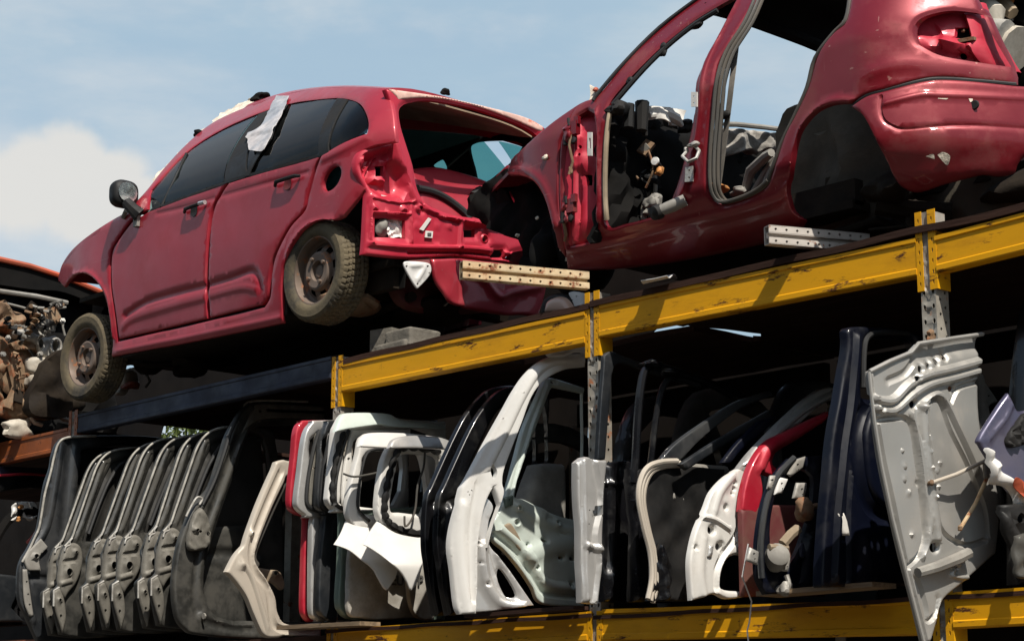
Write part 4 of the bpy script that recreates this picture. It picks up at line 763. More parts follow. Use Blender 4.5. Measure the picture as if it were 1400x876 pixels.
# small things by the middle post
LS = YS(6.55, lo=6, hi=7)
ll = thing('lamp_unit', 'pinkish rear lamp unit with a black surround lying by the middle post', 'car lamp', LS.at(758, 420))
obj('lens', sheet(LS, [(741, 428, 1), (745, 412), (756, 405), (768, 406), (775, 416), (779, 428, 1)], t=.05, res=.02, edge=.03, ed=.025), M['flesh'], ll)
obj('surround', sheet(YS(6.58, lo=6, hi=7), [(737, 430, 1), (741, 410), (755, 401), (772, 402), (780, 414), (785, 430, 1)], t=.06, res=.03, edge=.02, ed=.02), M['black'], ll)
tag(obj('white_panel', sheet(YS(6.60, lo=6, hi=7), [(776, 400, 1), (783, 398), (797, 400, 1), (798, 428, 1), (785, 427), (780, 412)], [circ(788, 405, 1.2), circ(782, 410, 1.)], t=.02, res=.03, edge=.01, ed=.008), M['whiteplain']), 'small white panel propped behind the middle post on the upper shelf', 'panel')
tag(obj('paper_scrap', sheet(Surf('Z', lambda x, y: DZ + .035 + .02 * np.sin(y * 30), lo=3.5, hi=3.8), [(876, 384, 1), (895, 381, 1), (912, 377, 1), (926, 381, 1), (905, 386, 1), (890, 387, 1)], t=.003, res=.02), M['whiteplain']), 'crumpled white plastic scrap on the shelf under the shell sill', 'scrap')
# ================================================================== lower shelf: doors and tailgates stood on edge
def xat(px, py, y=6.30): return float(YS(y + .10, lo=y - .2, hi=y + .3).at(px, py)[0])
def plane(px, py, y=6.30, ty=0., tz=0.): return XS(xat(px, py, y), ty, tz)
def root_at(name, label, cat, S, px, py, group=None): return thing(name, label, cat, S.at(px, py), group)
def P(name, parent, S, outline, m, holes=(), t=.03, **k):
    k.setdefault('res', .03); k.setdefault('edge', .02); k.setdefault('ed', .012); k['edge'] *= .6; k['ed'] *= .6; t *= .55
    return obj(name, sheet(S, outline, holes, t=t, **k), M[m] if isinstance(m, str) else m, parent)
def T(name, parent, S, pts, r, m, off=0., smooth=True, closed=False):
    q = cr(pts, 4, closed) if smooth else pts
    return obj(name, tube([S.at(x, y, off) for x, y in [p[:2] for p in q]], r, closed=closed), M[m], parent)
# --- row of dark tailgates, big black one first
S = plane(28, 800, 6.00)
r = root_at('tailgate', 'large black tailgate at the left end of the row of dark tailgates', 'tailgate', S, 51, 874)
P('frame', r, S, [(91, 597), (130, 595), (200, 596), (262, 604, 1), (280, 640), (285, 740), (285, 874, 1), (52, 876, 1), (36, 841), (27, 819), (26, 783), (31, 763), (39, 750), (49, 730), (54, 717), (62, 665), (70, 640), (73, 622), (80, 604)], 'charcoal', [[(122, 612), (220, 612), (262, 640), (268, 730), (240, 745), (110, 742), (100, 720), (104, 680), (112, 630)]], t=.06, hedge=.02, hed=.012,
  ribs=[([(84, 605), (76, 660), (64, 720), (44, 756), (36, 800), (46, 850)], .03, .016), ([(40, 790), (60, 790), (120, 800)], .03, -.015), ([(96, 610), (90, 680), (86, 725)], .04, -.014)], dimples=[(45, 760, .03, .02)])
T('edge_seal', r, S, [(130, 596), (92, 598), (79, 606), (73, 624), (68, 646), (60, 676), (53, 718), (47, 733), (38, 752), (29, 768)], .008, 'sunrim', .012)
P('hinge_plate', r, S, [(38, 752, 1), (54, 736, 1), (64, 748, 1), (52, 762), (54, 780, 1), (36, 780, 1), (32, 766)], 'greyplast', [circ(46, 760, 3, 3)], t=.02, off=.025, res=.02, dimples=[(46, 760, .03, .02)])
P('side_strip', r, S, [(29, 778, 1), (35, 778, 1), (44, 842, 1), (38, 842, 1), (31, 820)], 'greyplast', [circ(34, 795, 1.3), circ(36, 812, 1.3), circ(38, 826, 1.3)], t=.01, off=.025, res=.02)
P('window_pane', r, S, [(110, 610, 1), (262, 610, 1), (268, 745, 1), (100, 742, 1)], 'void', t=.005, off=-.04)
# --- seven alike, one bracketed tailgate copied along the shelf
S = plane(56.5, 812, 6.04)
GRP = 'dark tailgates stood in a row'
LAB = ['dusty dark tailgate standing right behind the large black one at the row end', 'dusty dark tailgate, second of the seven in the row counted from the large black one', 'dusty dark tailgate, third of the seven in the row', 'dusty dark tailgate in the middle of the row of seven', 'dusty dark tailgate, fifth of the seven in the row', 'dusty dark tailgate, sixth of the seven in the row', 'dusty dark tailgate at the right end of the row beside the big grey frame']
proto = root_at('dark_tailgate', LAB[0], 'tailgate', S, 68, 868, GRP)
P('frame', proto, S, [(141, 621), (160, 617), (200, 614), (222, 620, 1), (232, 700), (232, 840), (225, 866, 1), (120, 872), (68, 868, 1), (61, 838), (57, 812), (65, 799), (67, 773), (74, 750), (86.5, 734), (98, 701), (111, 665), (119, 644), (128, 630)], 'gunmetal', [[(150, 632), (205, 628), (214, 720), (200, 738), (112, 742), (104, 732), (122, 680), (137, 646)]], t=.03, hedge=.02, hed=.012,
  ribs=[([(132, 634), (122, 660), (103, 712), (92, 738)], .02, .012), ([(63, 800), (66, 840), (74, 862)], .03, .014), ([(70, 770), (110, 775), (200, 775)], .04, -.015)], noise=.003)
P('window_trim', proto, S, [(146, 628, 1), (208, 624, 1), (216, 742, 1), (100, 744, 1), (118, 684), (134, 646)], 'dustpane', t=.005, off=-.03, ribs=[([(140, 660), (112, 730)], .05, .02)])
T('edge_seal', proto, S, [(190, 614), (160, 616), (141, 620), (128, 629), (119, 643), (111, 664), (98, 700), (90, 722), (84, 738), (74, 749)], .007, 'sunrim', .012)
P('bracket', proto, S, [(75, 749), (84, 744), (94, 748), (98, 762), (96, 780), (88, 800), (78, 812), (72, 822, 1), (64, 806), (67, 773)], 'pivot', [circ(77, 784, 4, 5), circ(86, 757, 1.6)], t=.03, off=.035, edge=.04, ed=.035, res=.016, ribs=[([(72, 770), (86, 768)], .02, -.012), ([(66, 800), (80, 796)], .02, .012)], dimples=[(86, 757, .028, .02), (77, 784, .04, .015)])
P('lower_plate', proto, S, [(57, 810, 1), (66, 806), (72, 822), (74, 845), (69, 866, 1), (62, 844), (58, 826)], 'pivot', [circ(64, 822, 1.8, 2.2), circ(66, 843, 1.6, 2)], t=.012, off=.03, edge=.03, ed=.02, res=.018, dimples=[(64, 822, .022, .014)])
T('glass_edge', proto, S, [(205, 632), (160, 634), (140, 656), (124, 690), (108, 732)], .013, 'sealdark', .004)
T('pull_wire', proto, S, [(83, 738), (79, 743), (80, 747), (74, 750), (72, 756)], .006, 'alloy', .03)
T('side_hook', proto, S, [(66, 804), (57.5, 809), (57, 830)], .007, 'alloy', .02, False)
for i, (hx, hy) in enumerate([(73.5, 812), (106, 814), (130.6, 810), (152.7, 814), (182, 812), (203, 812)]):
    c = dup(proto, (xat(hx, hy, 6.04) - xat(56.5, 812, 6.04), 0.015 * ((i * 5) % 3 - 1), .006 * ((i * 7) % 3)), LAB[i + 1]); c.rotation_euler = (0, math.radians((-1.2, .9, -.5, 1.4, -.8, .4)[i]), math.radians((1.5, -2., 2.4, -1.2, 2.8, -1.)[i]))
# --- big grey frame
S = plane(240, 800, 6.10)
r = root_at('bare_tailgate', 'big bare grey tailgate frame with rounded corners standing right of the dark row', 'tailgate', S, 260, 865)
P('frame', r, S, [(345, 549), (420, 551), (445, 552, 1), (450, 700), (448, 872, 1), (345, 873), (272, 867), (255, 860), (243, 843), (238, 808), (239.6, 778), (243, 755), (249, 732), (261, 701), (274, 682), (287.5, 663), (303, 620), (310.5, 597), (320, 578), (330, 562)], 'gunmetal', [[(391, 580), (357, 583), (341, 596), (326, 640), (303, 705), (288, 755), (282, 785), (284, 816), (295, 838), (318, 847), (345, 848), (432, 850, 1), (434, 582, 1)], circ(354, 565, 2.2)], t=.05, res=.026, edge=.03, ed=.025, hedge=.035, hed=.03,
  ribs=[([(345, 560), (385, 562), (440, 564)], .035, .012), ([(336, 580), (318, 620), (296, 680), (275, 740), (266, 800), (272, 840), (300, 856), (345, 860)], .03, -.014), ([(325, 575), (300, 640), (270, 705)], .02, .012)], dimples=[(275, 843, .04, .018)])
P('top_strip', r, S, [(346, 556, 1), (352, 552), (395, 553), (442, 556, 1), (442, 574, 1), (395, 571), (358, 573), (340, 582), (330, 592, 1)], 'pivot', [circ(354, 562, 2), circ(384, 560, 1.)], t=.01, off=.012, res=.02, edge=.015, ed=.01)
T('edge_seal', r, S, [(340, 552), (326, 566), (314, 592), (306, 618), (292, 658), (276, 690)], .014, 'sealdark', .004)
T('edge_rim', r, S, [(420, 549), (345, 548), (330, 561), (319, 578), (310, 596)], .007, 'sunrim', .006)
P('hinge_bracket', r, S, [(262, 702), (270, 694, 1), (276, 700), (282, 716), (283, 738), (276, 750), (255, 752), (252, 736), (256, 718)], 'pivot', [circ(268, 727, 2), circ(279, 730, 2, 3), circ(262, 725, 2)], t=.02, off=.05, edge=.03, ed=.03, res=.018, noise=.006, nf=40, dimples=[(262, 725, .025, .02)])
T('bolt', r, S, [(274, 842), (276, 842)], .018, 'greyplast', .03, False)
T('pull_wire', r, S, [(252, 706), (260, 690), (267, 680), (274, 682), (270, 690)], .007, 'alloy', .02)
# wiper motor and linkage inside it
g2 = plane(300, 740, 6.62)
mt = root_at('wiper_motor', 'dusty wiper motor and bracket inside the big grey tailgate frame', 'motor', g2, 305, 780)
obj('motor_body', [lathe([(0, .06), (.05, .05), (.055, -.05), (0, -.06)], g2.at(307, 745), (.8, -.3, .2), 18), lump(g2.at(319, 725), (.05, .07, .06), 3, .1, 3, .45), lump(g2.at(298, 755), (.03, .05, .02), 4, .3)], M['greyplast'], mt)
obj('mount_bracket', sheet(g2, [(286, 786, 1), (300, 782), (314, 786), (328, 800, 1), (318, 812), (305, 818), (300, 828), (290, 822), (284, 805)], [circ(305, 798, 3, 4)], t=.03, res=.02, edge=.02, ed=.02, noise=.015, nf=25, dimples=[(296, 822, .04, .03)]), M['pivot'], mt)
objs('link_rod', [tube([g2.at(322, 706), g2.at(345, 709)], .008), tube([g2.at(322, 712), g2.at(345, 716)], .008), tube([g2.at(285, 770), g2.at(300, 764)], .01)], M['greyplast'], mt)
# --- beige door frame
S = plane(345, 850, 6.12, ty=-.06)
r = root_at('salvaged_door', 'sun-bleached beige bare door frame leaning in front of the big grey tailgate frame', 'car door', S, 370, 870)
P('frame', r, S, [(378, 631, 1), (388, 628), (399, 630), (440, 630, 1), (440, 648, 1), (397, 649), (388, 662), (368, 705), (350, 755), (353, 773), (364, 789), (377, 815), (381, 838), (395, 853), (440, 850, 1), (440, 872, 1), (395, 868), (380, 871), (362, 868), (349, 843), (337, 814), (322, 793), (310.5, 781, 1), (322, 759), (334, 745, 1), (339, 728), (353, 690), (368, 655), (374, 642)], 'beige', [circ(345, 729, 2), circ(384, 845, 1.6)], t=.05, res=.02, edge=.025, ed=.02,
  ribs=[([(384, 645), (360, 700), (344, 748), (348, 780), (366, 805), (372, 845), (385, 860), (430, 862)], .025, -.014), ([(330, 765), (345, 790), (358, 830), (366, 858)], .02, .012)], dimples=[(345, 729, .03, .016), (330, 773, .03, .014)])
P('inner_lip', r, S, [(395, 649, 1), (401, 652), (374, 712), (356, 756), (360, 770), (356, 778, 1), (349, 757), (366, 706)], 'seal', t=.02, off=-.03, res=.025)
P('lock_plate', r, plane(362, 770, 6.42), [(352, 775, 1), (368, 778), (384, 782), (390, 800), (384, 806), (372, 796), (362, 798), (356, 786)], 'tan', [circ(375, 783, 3)], t=.02, res=.02, dimples=[(375, 783, .04, .02)])
# --- coloured tailgates
def gate(label, m, ax, ay, up, low, win, upm=None, spoiler=None, liner='silver', yf=6.28, extra=None, name='tailgate'):
    S = plane(ax, ay, yf); r = root_at(name, label, 'tailgate', S, *low[-1][:2], group='tailgates stood in a fan of colours')
    P('window_frame', r, S, up, upm or m, [win] if win else (), t=.06, res=.024, edge=.018, ed=.016, hedge=.02, hed=.015)
    P('lower_panel', r, S, low, m, t=.05, res=.03, edge=.022, ed=.018, off=-.01)
    return S, r
S, r = gate('bright red tailgate at the left end of the coloured tailgates', 'redgate', 417, 800, [(412, 577), (426, 574), (560, 574, 1), (560, 700, 1), (430, 708), (417, 705), (404, 700), (397, 691), (397, 667), (402, 623), (405, 590)],
    [(419, 706, 1), (560, 700, 1), (560, 848, 1), (437, 849), (426, 849), (419, 842), (415.6, 828), (417, 769), (419, 718)], [(425, 590), (540, 590), (540, 690), (424, 690), (414, 680)])
S, r = gate('silver white tailgate between the red and the charcoal one', 'silver', 428, 800, [(427, 578), (440, 574), (560, 574, 1), (560, 700, 1), (432, 707), (418, 703), (408, 694), (406, 682), (410, 650), (417, 597)],
    [(430, 706, 1), (560, 700, 1), (560, 848, 1), (445, 849), (436, 847), (428, 838), (427, 806), (428, 725)], [(435, 592), (540, 592), (540, 690), (435, 690), (424, 680), (426, 640)])
T('seal', r, S, [(436, 588), (429, 610), (421, 650), (418, 683), (424, 694), (440, 700)], .012, 'sealdark', .005)
P('inner_channel', r, S, [(432, 592, 1), (440, 590, 1), (431, 650), (430, 690, 1), (423, 688), (424, 645)], 'pivot', [circ(428, 640, 1.5)], off=.005, t=.02)
S, r = gate('charcoal grey tailgate third from the left of the coloured tailgates', 'charcoal', 439, 800, [(448, 578), (462, 574), (600, 574, 1), (600, 700, 1), (456, 704), (444, 700), (436, 693), (434, 682), (436, 650), (441, 604)],
    [(446, 702, 1), (600, 700, 1), (600, 848, 1), (463, 850), (450, 846), (441, 838), (437.5, 824), (439, 769), (444, 720)], [(452, 592), (570, 592), (570, 692), (452, 692), (444, 682), (446, 640)])
T('seal', r, S, [(453, 588), (447, 612), (440, 650), (438, 684), (444, 695), (460, 700)], .012, 'sealdark', .005)
P('inner_channel', r, S, [(450, 592, 1), (458, 590, 1), (450, 650), (449, 690, 1), (441, 688), (443, 645)], 'silver', [circ(445, 640, 1.5), circ(446, 620, 1.3), circ(444, 665, 1.3)], off=.004, t=.02)
S, r = gate('pale green tailgate with a light spoiler behind the two white ones', 'green', 466, 800, [(460, 582, 1), (468, 568), (479, 564), (530, 565), (550, 572), (610, 576, 1), (612, 690, 1), (470, 700), (456, 695), (449, 684), (449, 674), (453, 638), (457, 592)],
    [(468, 698, 1), (612, 690, 1), (612, 848, 1), (514, 848), (481, 845), (469, 836), (464, 820), (467, 769), (468.6, 722)], [(482, 592), (590, 592), (590, 690), (478, 690), (468, 678), (472, 630)], upm='white')
obj('torn_sealant', tube([S.at(x, y, .008) for x, y in cr([(470, 590), (462, 612), (456, 640), (453, 672), (456, 690)], 6, False)], [.008 + .012 * abs(math.sin(k * 2.3)) for k in range(25)], 6), M['black'], r)
P('spoiler', r, XS(xat(466, 580, 6.28) + .02, 0, -.6, z0=3.38), [(459, 590, 1), (467, 569), (479, 564), (530, 565), (548, 573), (610, 580, 1), (610, 586, 1), (540, 583), (520, 580), (476, 586, 1)], 'palegreen', t=.04, res=.025, edge=.02, ed=.015)
T('seal', r, S, [(476, 588), (468, 612), (459, 650), (457, 682), (462, 692), (476, 698)], .012, 'sealdark', .005)
P('inner_frame', r, S, [(480, 588, 1), (560, 586, 1), (560, 596, 1), (488, 598), (480, 640), (478, 690, 1), (468, 690), (468, 655), (474, 610)], 'white', [circ(475, 627, 2), circ(473, 656, 1.5)], t=.02, off=.012, res=.02, edge=.015, ed=.01)
S5 = plane(480, 830, 6.28); S6 = plane(530, 830, 6.40)
def wgate(S, label, up, win, flap, low, fx, fy, txt):
    r = root_at('tailgate', label, 'tailgate', S, *low[-1][:2], group='tailgates stood in a fan of colours')
    P('window_frame', r, S, up, 'white', [win], t=.06, res=.022, edge=.018, ed=.016, hedge=.02, hed=.018)
    P('lower_panel', r, S, low, 'dustshade', t=.04, res=.03, edge=.02, ed=.014, off=-.02, noise=.004, nf=22)
    x0, (y0, z0) = float(S.at(fx, fy)[0]) + .02, S.un(fx, fy); zt = float(S.un(fx, fy + 55)[1])
    FS = Surf('X', lambda y, z: x0 + .2 * (y - y0) - .75 * (np.maximum(z, zt) - z0), lo=x0 - 2, hi=x0 + 2)
    P('folded_flap', r, FS, flap, 'white', t=.012, res=.02, edge=.012, ed=.006, noise=.008, nf=11)
    return r
r = wgate(S5, 'white tailgate with a folded white flap, standing behind the foremost white one', [(493, 604, 1), (497, 596), (511, 592), (560, 592), (600, 596, 1), (600, 720, 1), (500, 722), (484, 716), (476, 700), (478, 671), (485, 640), (490, 622)], [(503, 620), (560, 616), (580, 630), (580, 702), (500, 702), (495, 690), (497, 660)],
    [(474, 712, 1), (490, 718), (540, 726, 1), (540, 790, 1), (529, 806), (518, 790), (511, 777), (496, 765), (477, 752), (457, 744, 1), (466, 730)], [(484, 716, 1), (600, 716, 1), (600, 842, 1), (529, 846), (500, 844), (482, 838), (480, 800)], 500, 715, 'P')
T('seal', r, S5, [(540, 614), (505, 616), (494, 640), (488, 680), (490, 698), (504, 712)], .008, 'sealdark', .008)
T('loose_wire', r, S5, [(465, 648), (480, 652), (505, 648), (516, 645)], .006, 'seal', .03)
P('spoiler', r, XS(xat(500, 600, 6.28) + .03, 0, -.5, z0=3.3), [(492, 610, 1), (497, 596), (511, 591), (560, 592), (600, 597, 1), (600, 606, 1), (545, 606), (530, 612, 1)], 'white', t=.04, res=.025, edge=.02, ed=.015)
r = wgate(S6, 'foremost white tailgate with torn black sealant round its empty window and a folded flap', [(533, 610, 1), (540, 600), (562, 596), (600, 597), (616, 603, 1), (612, 640), (598, 700), (590, 728, 1), (540, 728), (526, 718), (517, 700), (518, 671), (524, 632)], [(551, 621), (575, 620), (603, 627), (594, 670), (581, 700), (548, 700), (536, 697), (538, 670), (545, 635)],
    [(518, 711, 1), (540, 728), (570, 734), (582, 733, 1), (580, 760), (572, 790), (563, 806), (556, 794), (547, 780), (529, 763), (512, 752), (496, 744, 1), (506, 728)], [(590, 728, 1), (598, 846, 1), (580, 846), (568, 832), (562, 800), (566, 772), (576, 748)], 540, 720, 'PEU')
obj('sealant', [tube([S6.at(x, y, .012) for x, y in cr([(600, 618), (570, 612), (545, 614), (533, 640), (526, 672), (524, 700), (532, 716), (552, 726), (580, 730)], 6, False)], [.012 + .012 * abs(math.sin(k * 2.1)) for k in range(49)], 6)], M['black'], r)
T('loose_wire', r, S6, [(573, 618), (571, 640), (563, 665), (560, 695), (554, 712), (546, 720), (545, 706)], .006, 'seal', .05)
P('spoiler', r, XS(xat(540, 605, 6.40) + .03, 0, -.4, z0=3.3), [(533, 612, 1), (540, 600), (562, 595), (600, 597), (618, 603, 1), (616, 614, 1), (570, 612), (546, 612, 1)], 'silver', t=.04, res=.025, edge=.02, ed=.015)
def text(s, S, px, py, hgt, parent, m='ink', off=.012):
    cu = bpy.data.curves.new('lettering', 'FONT'); cu.body = s; cu.size = hgt; cu.extrude = .002; cu.offset = .002
    o = bpy.data.objects.new('lettering', cu); COL.objects.link(o); bpy.context.view_layer.update()
    me = bpy.data.meshes.new_from_object(o.evaluated_get(bpy.context.evaluated_depsgraph_get())); bpy.data.objects.remove(o)
    V = np.array([v.co[:] for v in me.vertices]); F = [tuple(p.vertices) for p in me.polygons]; bpy.data.meshes.remove(me)
    p = S.at(px, py, off); W = np.c_[np.full(len(V), p[0]) + V[:, 2], p[1] + V[:, 0], p[2] + V[:, 1]]
    return obj('lettering', (W, F), M[m], parent, flat=True)
# --- two black doors beside the white one
S = plane(590, 830, 6.20, ty=-.05)
def black_door(S, label, dx):
    r = root_at('salvaged_door', label, 'car door', S, 600 + dx, 838, 'black doors beside the white one'); o = lambda q: [(p[0] + dx, *p[1:]) for p in q]
    P('frame', r, S, o([(690, 527), (735, 530, 1), (735, 560, 1), (740, 836, 1), (640, 838), (596, 841, 1), (588, 800), (584, 770), (581, 748), (581, 715), (584, 680), (591, 664), (608, 626), (625, 590), (641, 562), (664, 536)]), 'blackpaint', [o([(692, 545), (728, 545), (728, 650), (640, 655), (625, 645), (645, 600), (665, 562)])], t=.05, ribs=[(o([(600, 690), (596, 760), (606, 830)]), .03, .02), (o([(590, 690), (612, 682), (640, 690)]), .03, -.014)], hedge=.02, hed=.015)
    P('inner_panel', r, S, o([(610, 668, 1), (640, 668), (720, 668, 1), (720, 830, 1), (612, 832, 1), (604, 760)]), 'void', t=.02, off=.012)
    P('hinge_edge', r, S, o([(588, 752, 1), (597, 752, 1), (603, 838, 1), (596, 840, 1), (589, 800)]), 'blackpaint', [circ(594 + dx, 770, 1.3), circ(597 + dx, 820, 1.3)], t=.03, off=.02, res=.02)
    return r
black_door(S, 'left one of two black doors standing just left of the big white door', 0)
black_door(plane(610, 830, 6.20, ty=-.05), 'right one of two black doors touching the big white door', 17)
# --- white door with pale green inner door
S = plane(628, 836, 6.06, ty=.70)
r = root_at('salvaged_door', 'big white door with an arched window frame standing left of the middle post', 'car door', S, 640, 838)
P('frame', r, S, [(801, 483, 1), (764, 485), (741, 494), (721, 512), (705, 535), (691, 560), (668, 601), (641, 652), (632, 666, 1), (620, 716), (616, 748), (620, 780), (625, 825), (630, 839, 1), (652, 838, 1), (654, 800), (655, 740), (664, 690), (676, 664, 1), (685, 690, 1), (672, 728), (668, 748, 1), (676, 716), (690, 676), (688, 660), (690, 643), (700, 615), (714, 579), (728, 542), (746, 519), (773, 505), (801, 501, 1)], 'white', [[(670, 640), (674, 634), (680, 645), (675, 655)], circ(640, 672, 1), circ(645, 670, 1), circ(642, 676, 1), circ(688, 572, 1), circ(714, 537, 1)], t=.05, res=.02, edge=.018, ed=.014,
  ribs=[([(795, 492), (760, 494), (735, 508), (714, 540), (690, 590), (665, 640)], .022, .014), ([(632, 690), (628, 740), (634, 800), (640, 834)], .03, .012), ([(655, 660), (646, 720), (648, 820)], .02, -.012)])
P('inner_panel', r, S, [(654, 690), (666, 672, 1), (682, 690), (676, 712), (676, 734), (688, 756), (706, 780), (724, 806), (738, 826, 1), (690, 833), (652, 836, 1), (650, 780)], 'silver', [[(692, 776), (702, 786), (716, 812), (704, 815), (692, 800)], circ(660, 740, 3), circ(655, 750, 1.6), circ(672, 797, 1.6), circ(662, 768, 1.2)], t=.03, off=-.04, res=.022, edge=.012, ed=.008, hedge=.012, hed=.008, ribs=[([(664, 744), (670, 790), (690, 822), (720, 828)], .03, .02), ([(680, 745), (690, 780), (706, 816)], .02, -.016)])
P('top_bracket', r, S, [(748, 480), (752, 468, 1), (760, 466), (768, 476), (776, 472), (785, 470), (800, 471, 1), (801, 484, 1), (785, 482), (770, 488), (752, 488, 1)], 'whiteplain', t=.04, res=.014, off=.02, noise=.012, nf=50, edge=.02, ed=.015)
objs('clip_pin', [tube([S.at(754 + 4 * k, 470, .02), S.at(751 + 4 * k, 463, .03)], .004) for k in range(3)], M['whiteplain'], r)
S = plane(690, 820, 6.42, ty=.04)
r = root_at('salvaged_door', 'pale green inner door shell with a thin window frame standing inside the white door', 'car door', S, 755, 827)
P('shell', r, S, [(800, 530, 1), (758, 517), (746, 518, 1), (737, 538), (716, 588), (705, 629), (694, 670), (684, 696), (673, 716), (673, 730), (678, 741), (691, 752), (710, 775), (728, 802), (737, 821), (755, 827), (800, 829, 1)], 'palegreen', [[(799, 537, 1), (761, 529, 1), (753, 534), (733, 588), (713, 640), (704, 676), (719, 683), (746, 697), (769, 706), (799, 712, 1)], circ(758, 522, 4, 2, 10, .3), circ(768, 762, 3.5, 2.5), circ(784, 763, 4, 3), circ(744, 739, 4, 2, 8, .6), circ(706, 714, 3, 3), circ(781, 799, 3), circ(733, 776, 1.5), circ(722, 744, 1.2), circ(708, 694, 2.5), circ(762, 714, 2)], t=.04, res=.02, edge=.016, ed=.012, hedge=.012, hed=.01,
  ribs=[([(678, 730), (700, 748), (722, 778), (738, 804), (752, 812), (798, 815)], .022, -.018), ([(684, 722), (708, 742), (730, 770), (748, 798), (800, 804)], .03, .018), ([(706, 690), (740, 712), (798, 730)], .03, .012), ([(748, 526), (728, 582), (710, 640), (698, 684)], .014, .012), ([(720, 760), (760, 745), (798, 742)], .06, .016)], dimples=[(708, 694, .03, .016), (706, 714, .04, .016), (762, 714, .03, .014), (741, 700, .05, .014)], noise=.003)
P('hinge_plate', r, S, [(688, 680, 1), (700, 676, 1), (700, 690, 1), (690, 694, 1)], 'green', [circ(694, 683, 1.2), circ(696, 690, 1.2)], t=.02, off=.015, res=.02)
P('lower_gusset', r, S, [(688, 718, 1), (698, 716), (712, 740), (720, 760, 1), (706, 748)], 'tan', t=.008, off=.012, res=.02)
S = plane(745, 700, 6.72)
tag(obj('seat_panel', sheet(S, [(736, 640), (742, 633), (768, 633), (777, 640), (778, 700), (776, 730, 1), (716, 720, 1), (722, 680)], t=.06, res=.03, edge=.05, ed=.04), M['greyplast']), 'rounded dusty grey panel seen through the window of the pale green inner door', 'panel')
# --- silver door edge by the post
S = plane(797, 818, 6.12, ty=.06)
r = root_at('salvaged_door', 'crumpled silver door edge standing right in front of the middle post', 'car door', S, 805, 824)
P('shell', r, S, [(790, 632, 1), (801, 624), (818, 628), (831, 629, 1), (829, 652), (826, 690), (825, 734), (824, 780), (818, 825, 1), (797, 823, 1), (795, 780), (793, 716), (790, 668)], 'silver', [[(810, 697, 1), (815, 697, 1), (816, 691, 1), (825, 690, 1), (825, 703, 1), (818, 705, 1), (810, 701, 1)], circ(806, 697, 1.), circ(805, 716, 1.)], t=.06, res=.016, edge=.02, ed=.018, ribs=[([(798, 630), (800, 720), (803, 818)], .02, .014), ([(812, 630), (820, 680), (812, 730), (818, 770), (812, 820)], .025, -.02), ([(801, 745), (824, 750)], .02, .014)], noise=.003, nf=11)
# --- black doors right of the post
def frame_door(name, label, S, left, panel, m, bar=.020, cat='car door', off=0., low=None):
    r = root_at(name, label, cat, S, *(low or panel[0][:2]), group='dark doors right of the middle post')
    T('window_frame', r, S, left, bar, m)
    P('lower_panel', r, S, panel, m, t=.05, edge=.04, ed=.03, noise=.004, nf=8, ribs=[([(panel[0][0] + 8, 640), (panel[0][0] + 4, 720), (panel[0][0] + 10, 815)], .03, .02), ([(panel[0][0] + 10, 700), (panel[0][0] + 90, 704)], .06, -.02)])
    return r
S = plane(817, 620, 6.33, ty=.03)
r = root_at('salvaged_door', 'black door with an upright grey edged window frame beside the middle post', 'car door', S, 830, 822, group='dark doors right of the middle post')
P('window_frame', r, S, [(826, 486, 1), (836, 480), (854, 487), (886, 498), (960, 520, 1), (960, 530, 1), (884, 507), (858, 497), (844, 498), (838, 510), (833, 560), (828, 628, 1), (817, 628, 1), (821, 560), (825, 510)], 'charcoal', t=.03, res=.02, edge=.012, ed=.01)
P('lower_panel', r, S, [(824, 632, 1), (870, 628, 1), (960, 630, 1), (960, 822, 1), (884, 824), (826, 822, 1), (824, 760)], 'blackpaint', t=.05, edge=.03, ed=.02, ribs=[([(834, 640), (838, 740), (832, 815)], .03, .02), ([(850, 640), (856, 700), (880, 760), (886, 815)], .05, -.02), ([(834, 790), (860, 780), (880, 800)], .06, .016), ([(826, 660), (870, 662)], .02, .012)], noise=.004)
S = plane(872, 815, 6.35, ty=.03)
r = frame_door('salvaged_door', 'black door with a chipped window frame corner, second from the middle post', S, [(866, 660), (869, 626), (872, 570), (877, 524), (884, 504), (905, 502), (960, 520), (1000, 540)], [(862, 640, 1), (1000, 640, 1), (1000, 822, 1), (866, 822, 1)], 'blackpaint')
objs('chipped_corner', [lump(S.at(888, 498, .0), (.05, .05, .016), 3, .35), lump(S.at(915, 508, .0), (.05, .06, .016), 4, .35)], M['blackpaint'], r)
S = plane(890, 815, 6.45, ty=.03)
r = frame_door('salvaged_door', 'black door with a thin arched window frame, third from the middle post', S, [(886, 660), (891, 620), (897, 570), (906, 530), (922, 514), (950, 516), (1000, 534), (1030, 550)], [(884, 650, 1), (1030, 650, 1), (1030, 822, 1), (888, 822, 1)], 'blackpaint', .016)
S = plane(880, 815, 6.10, ty=.05)
r = root_at('salvaged_door', 'black door with a dusty beige curved rubber strip along its edge', 'car door', S, 892, 820, group='dark doors right of the middle post')
objs('rubber_strip', [tube([S.at(x + o, y + o * .5, -.008 * k) for x, y in cr([(926, 630), (905, 631), (886, 638), (876, 655), (873, 681), (880, 719), (889, 755), (891, 790), (886, 818)], 5, False)], [.015] * 25 + [.014, .013, .012, .011, .010, .009, .008, .006][:max(0, 41 - 25)]) if False else tube([S.at(x + o, y + o * .5, -.008 * k) for x, y in cr([(926, 630), (905, 631), (886, 638), (876, 655), (873, 681), (880, 719), (889, 755), (891, 790), (886, 818)], 5, False)], .013) for k, o in enumerate((0, 5, 10))], M['beige'], r)
P('lower_panel', r, S, [(926, 634, 1), (905, 640), (893, 654), (889, 681), (893, 719), (902, 755), (906, 790), (898, 820, 1), (1000, 822, 1), (1000, 640, 1)], 'black', t=.06, off=-.03, edge=.03, ed=.02, noise=.01, nf=14)
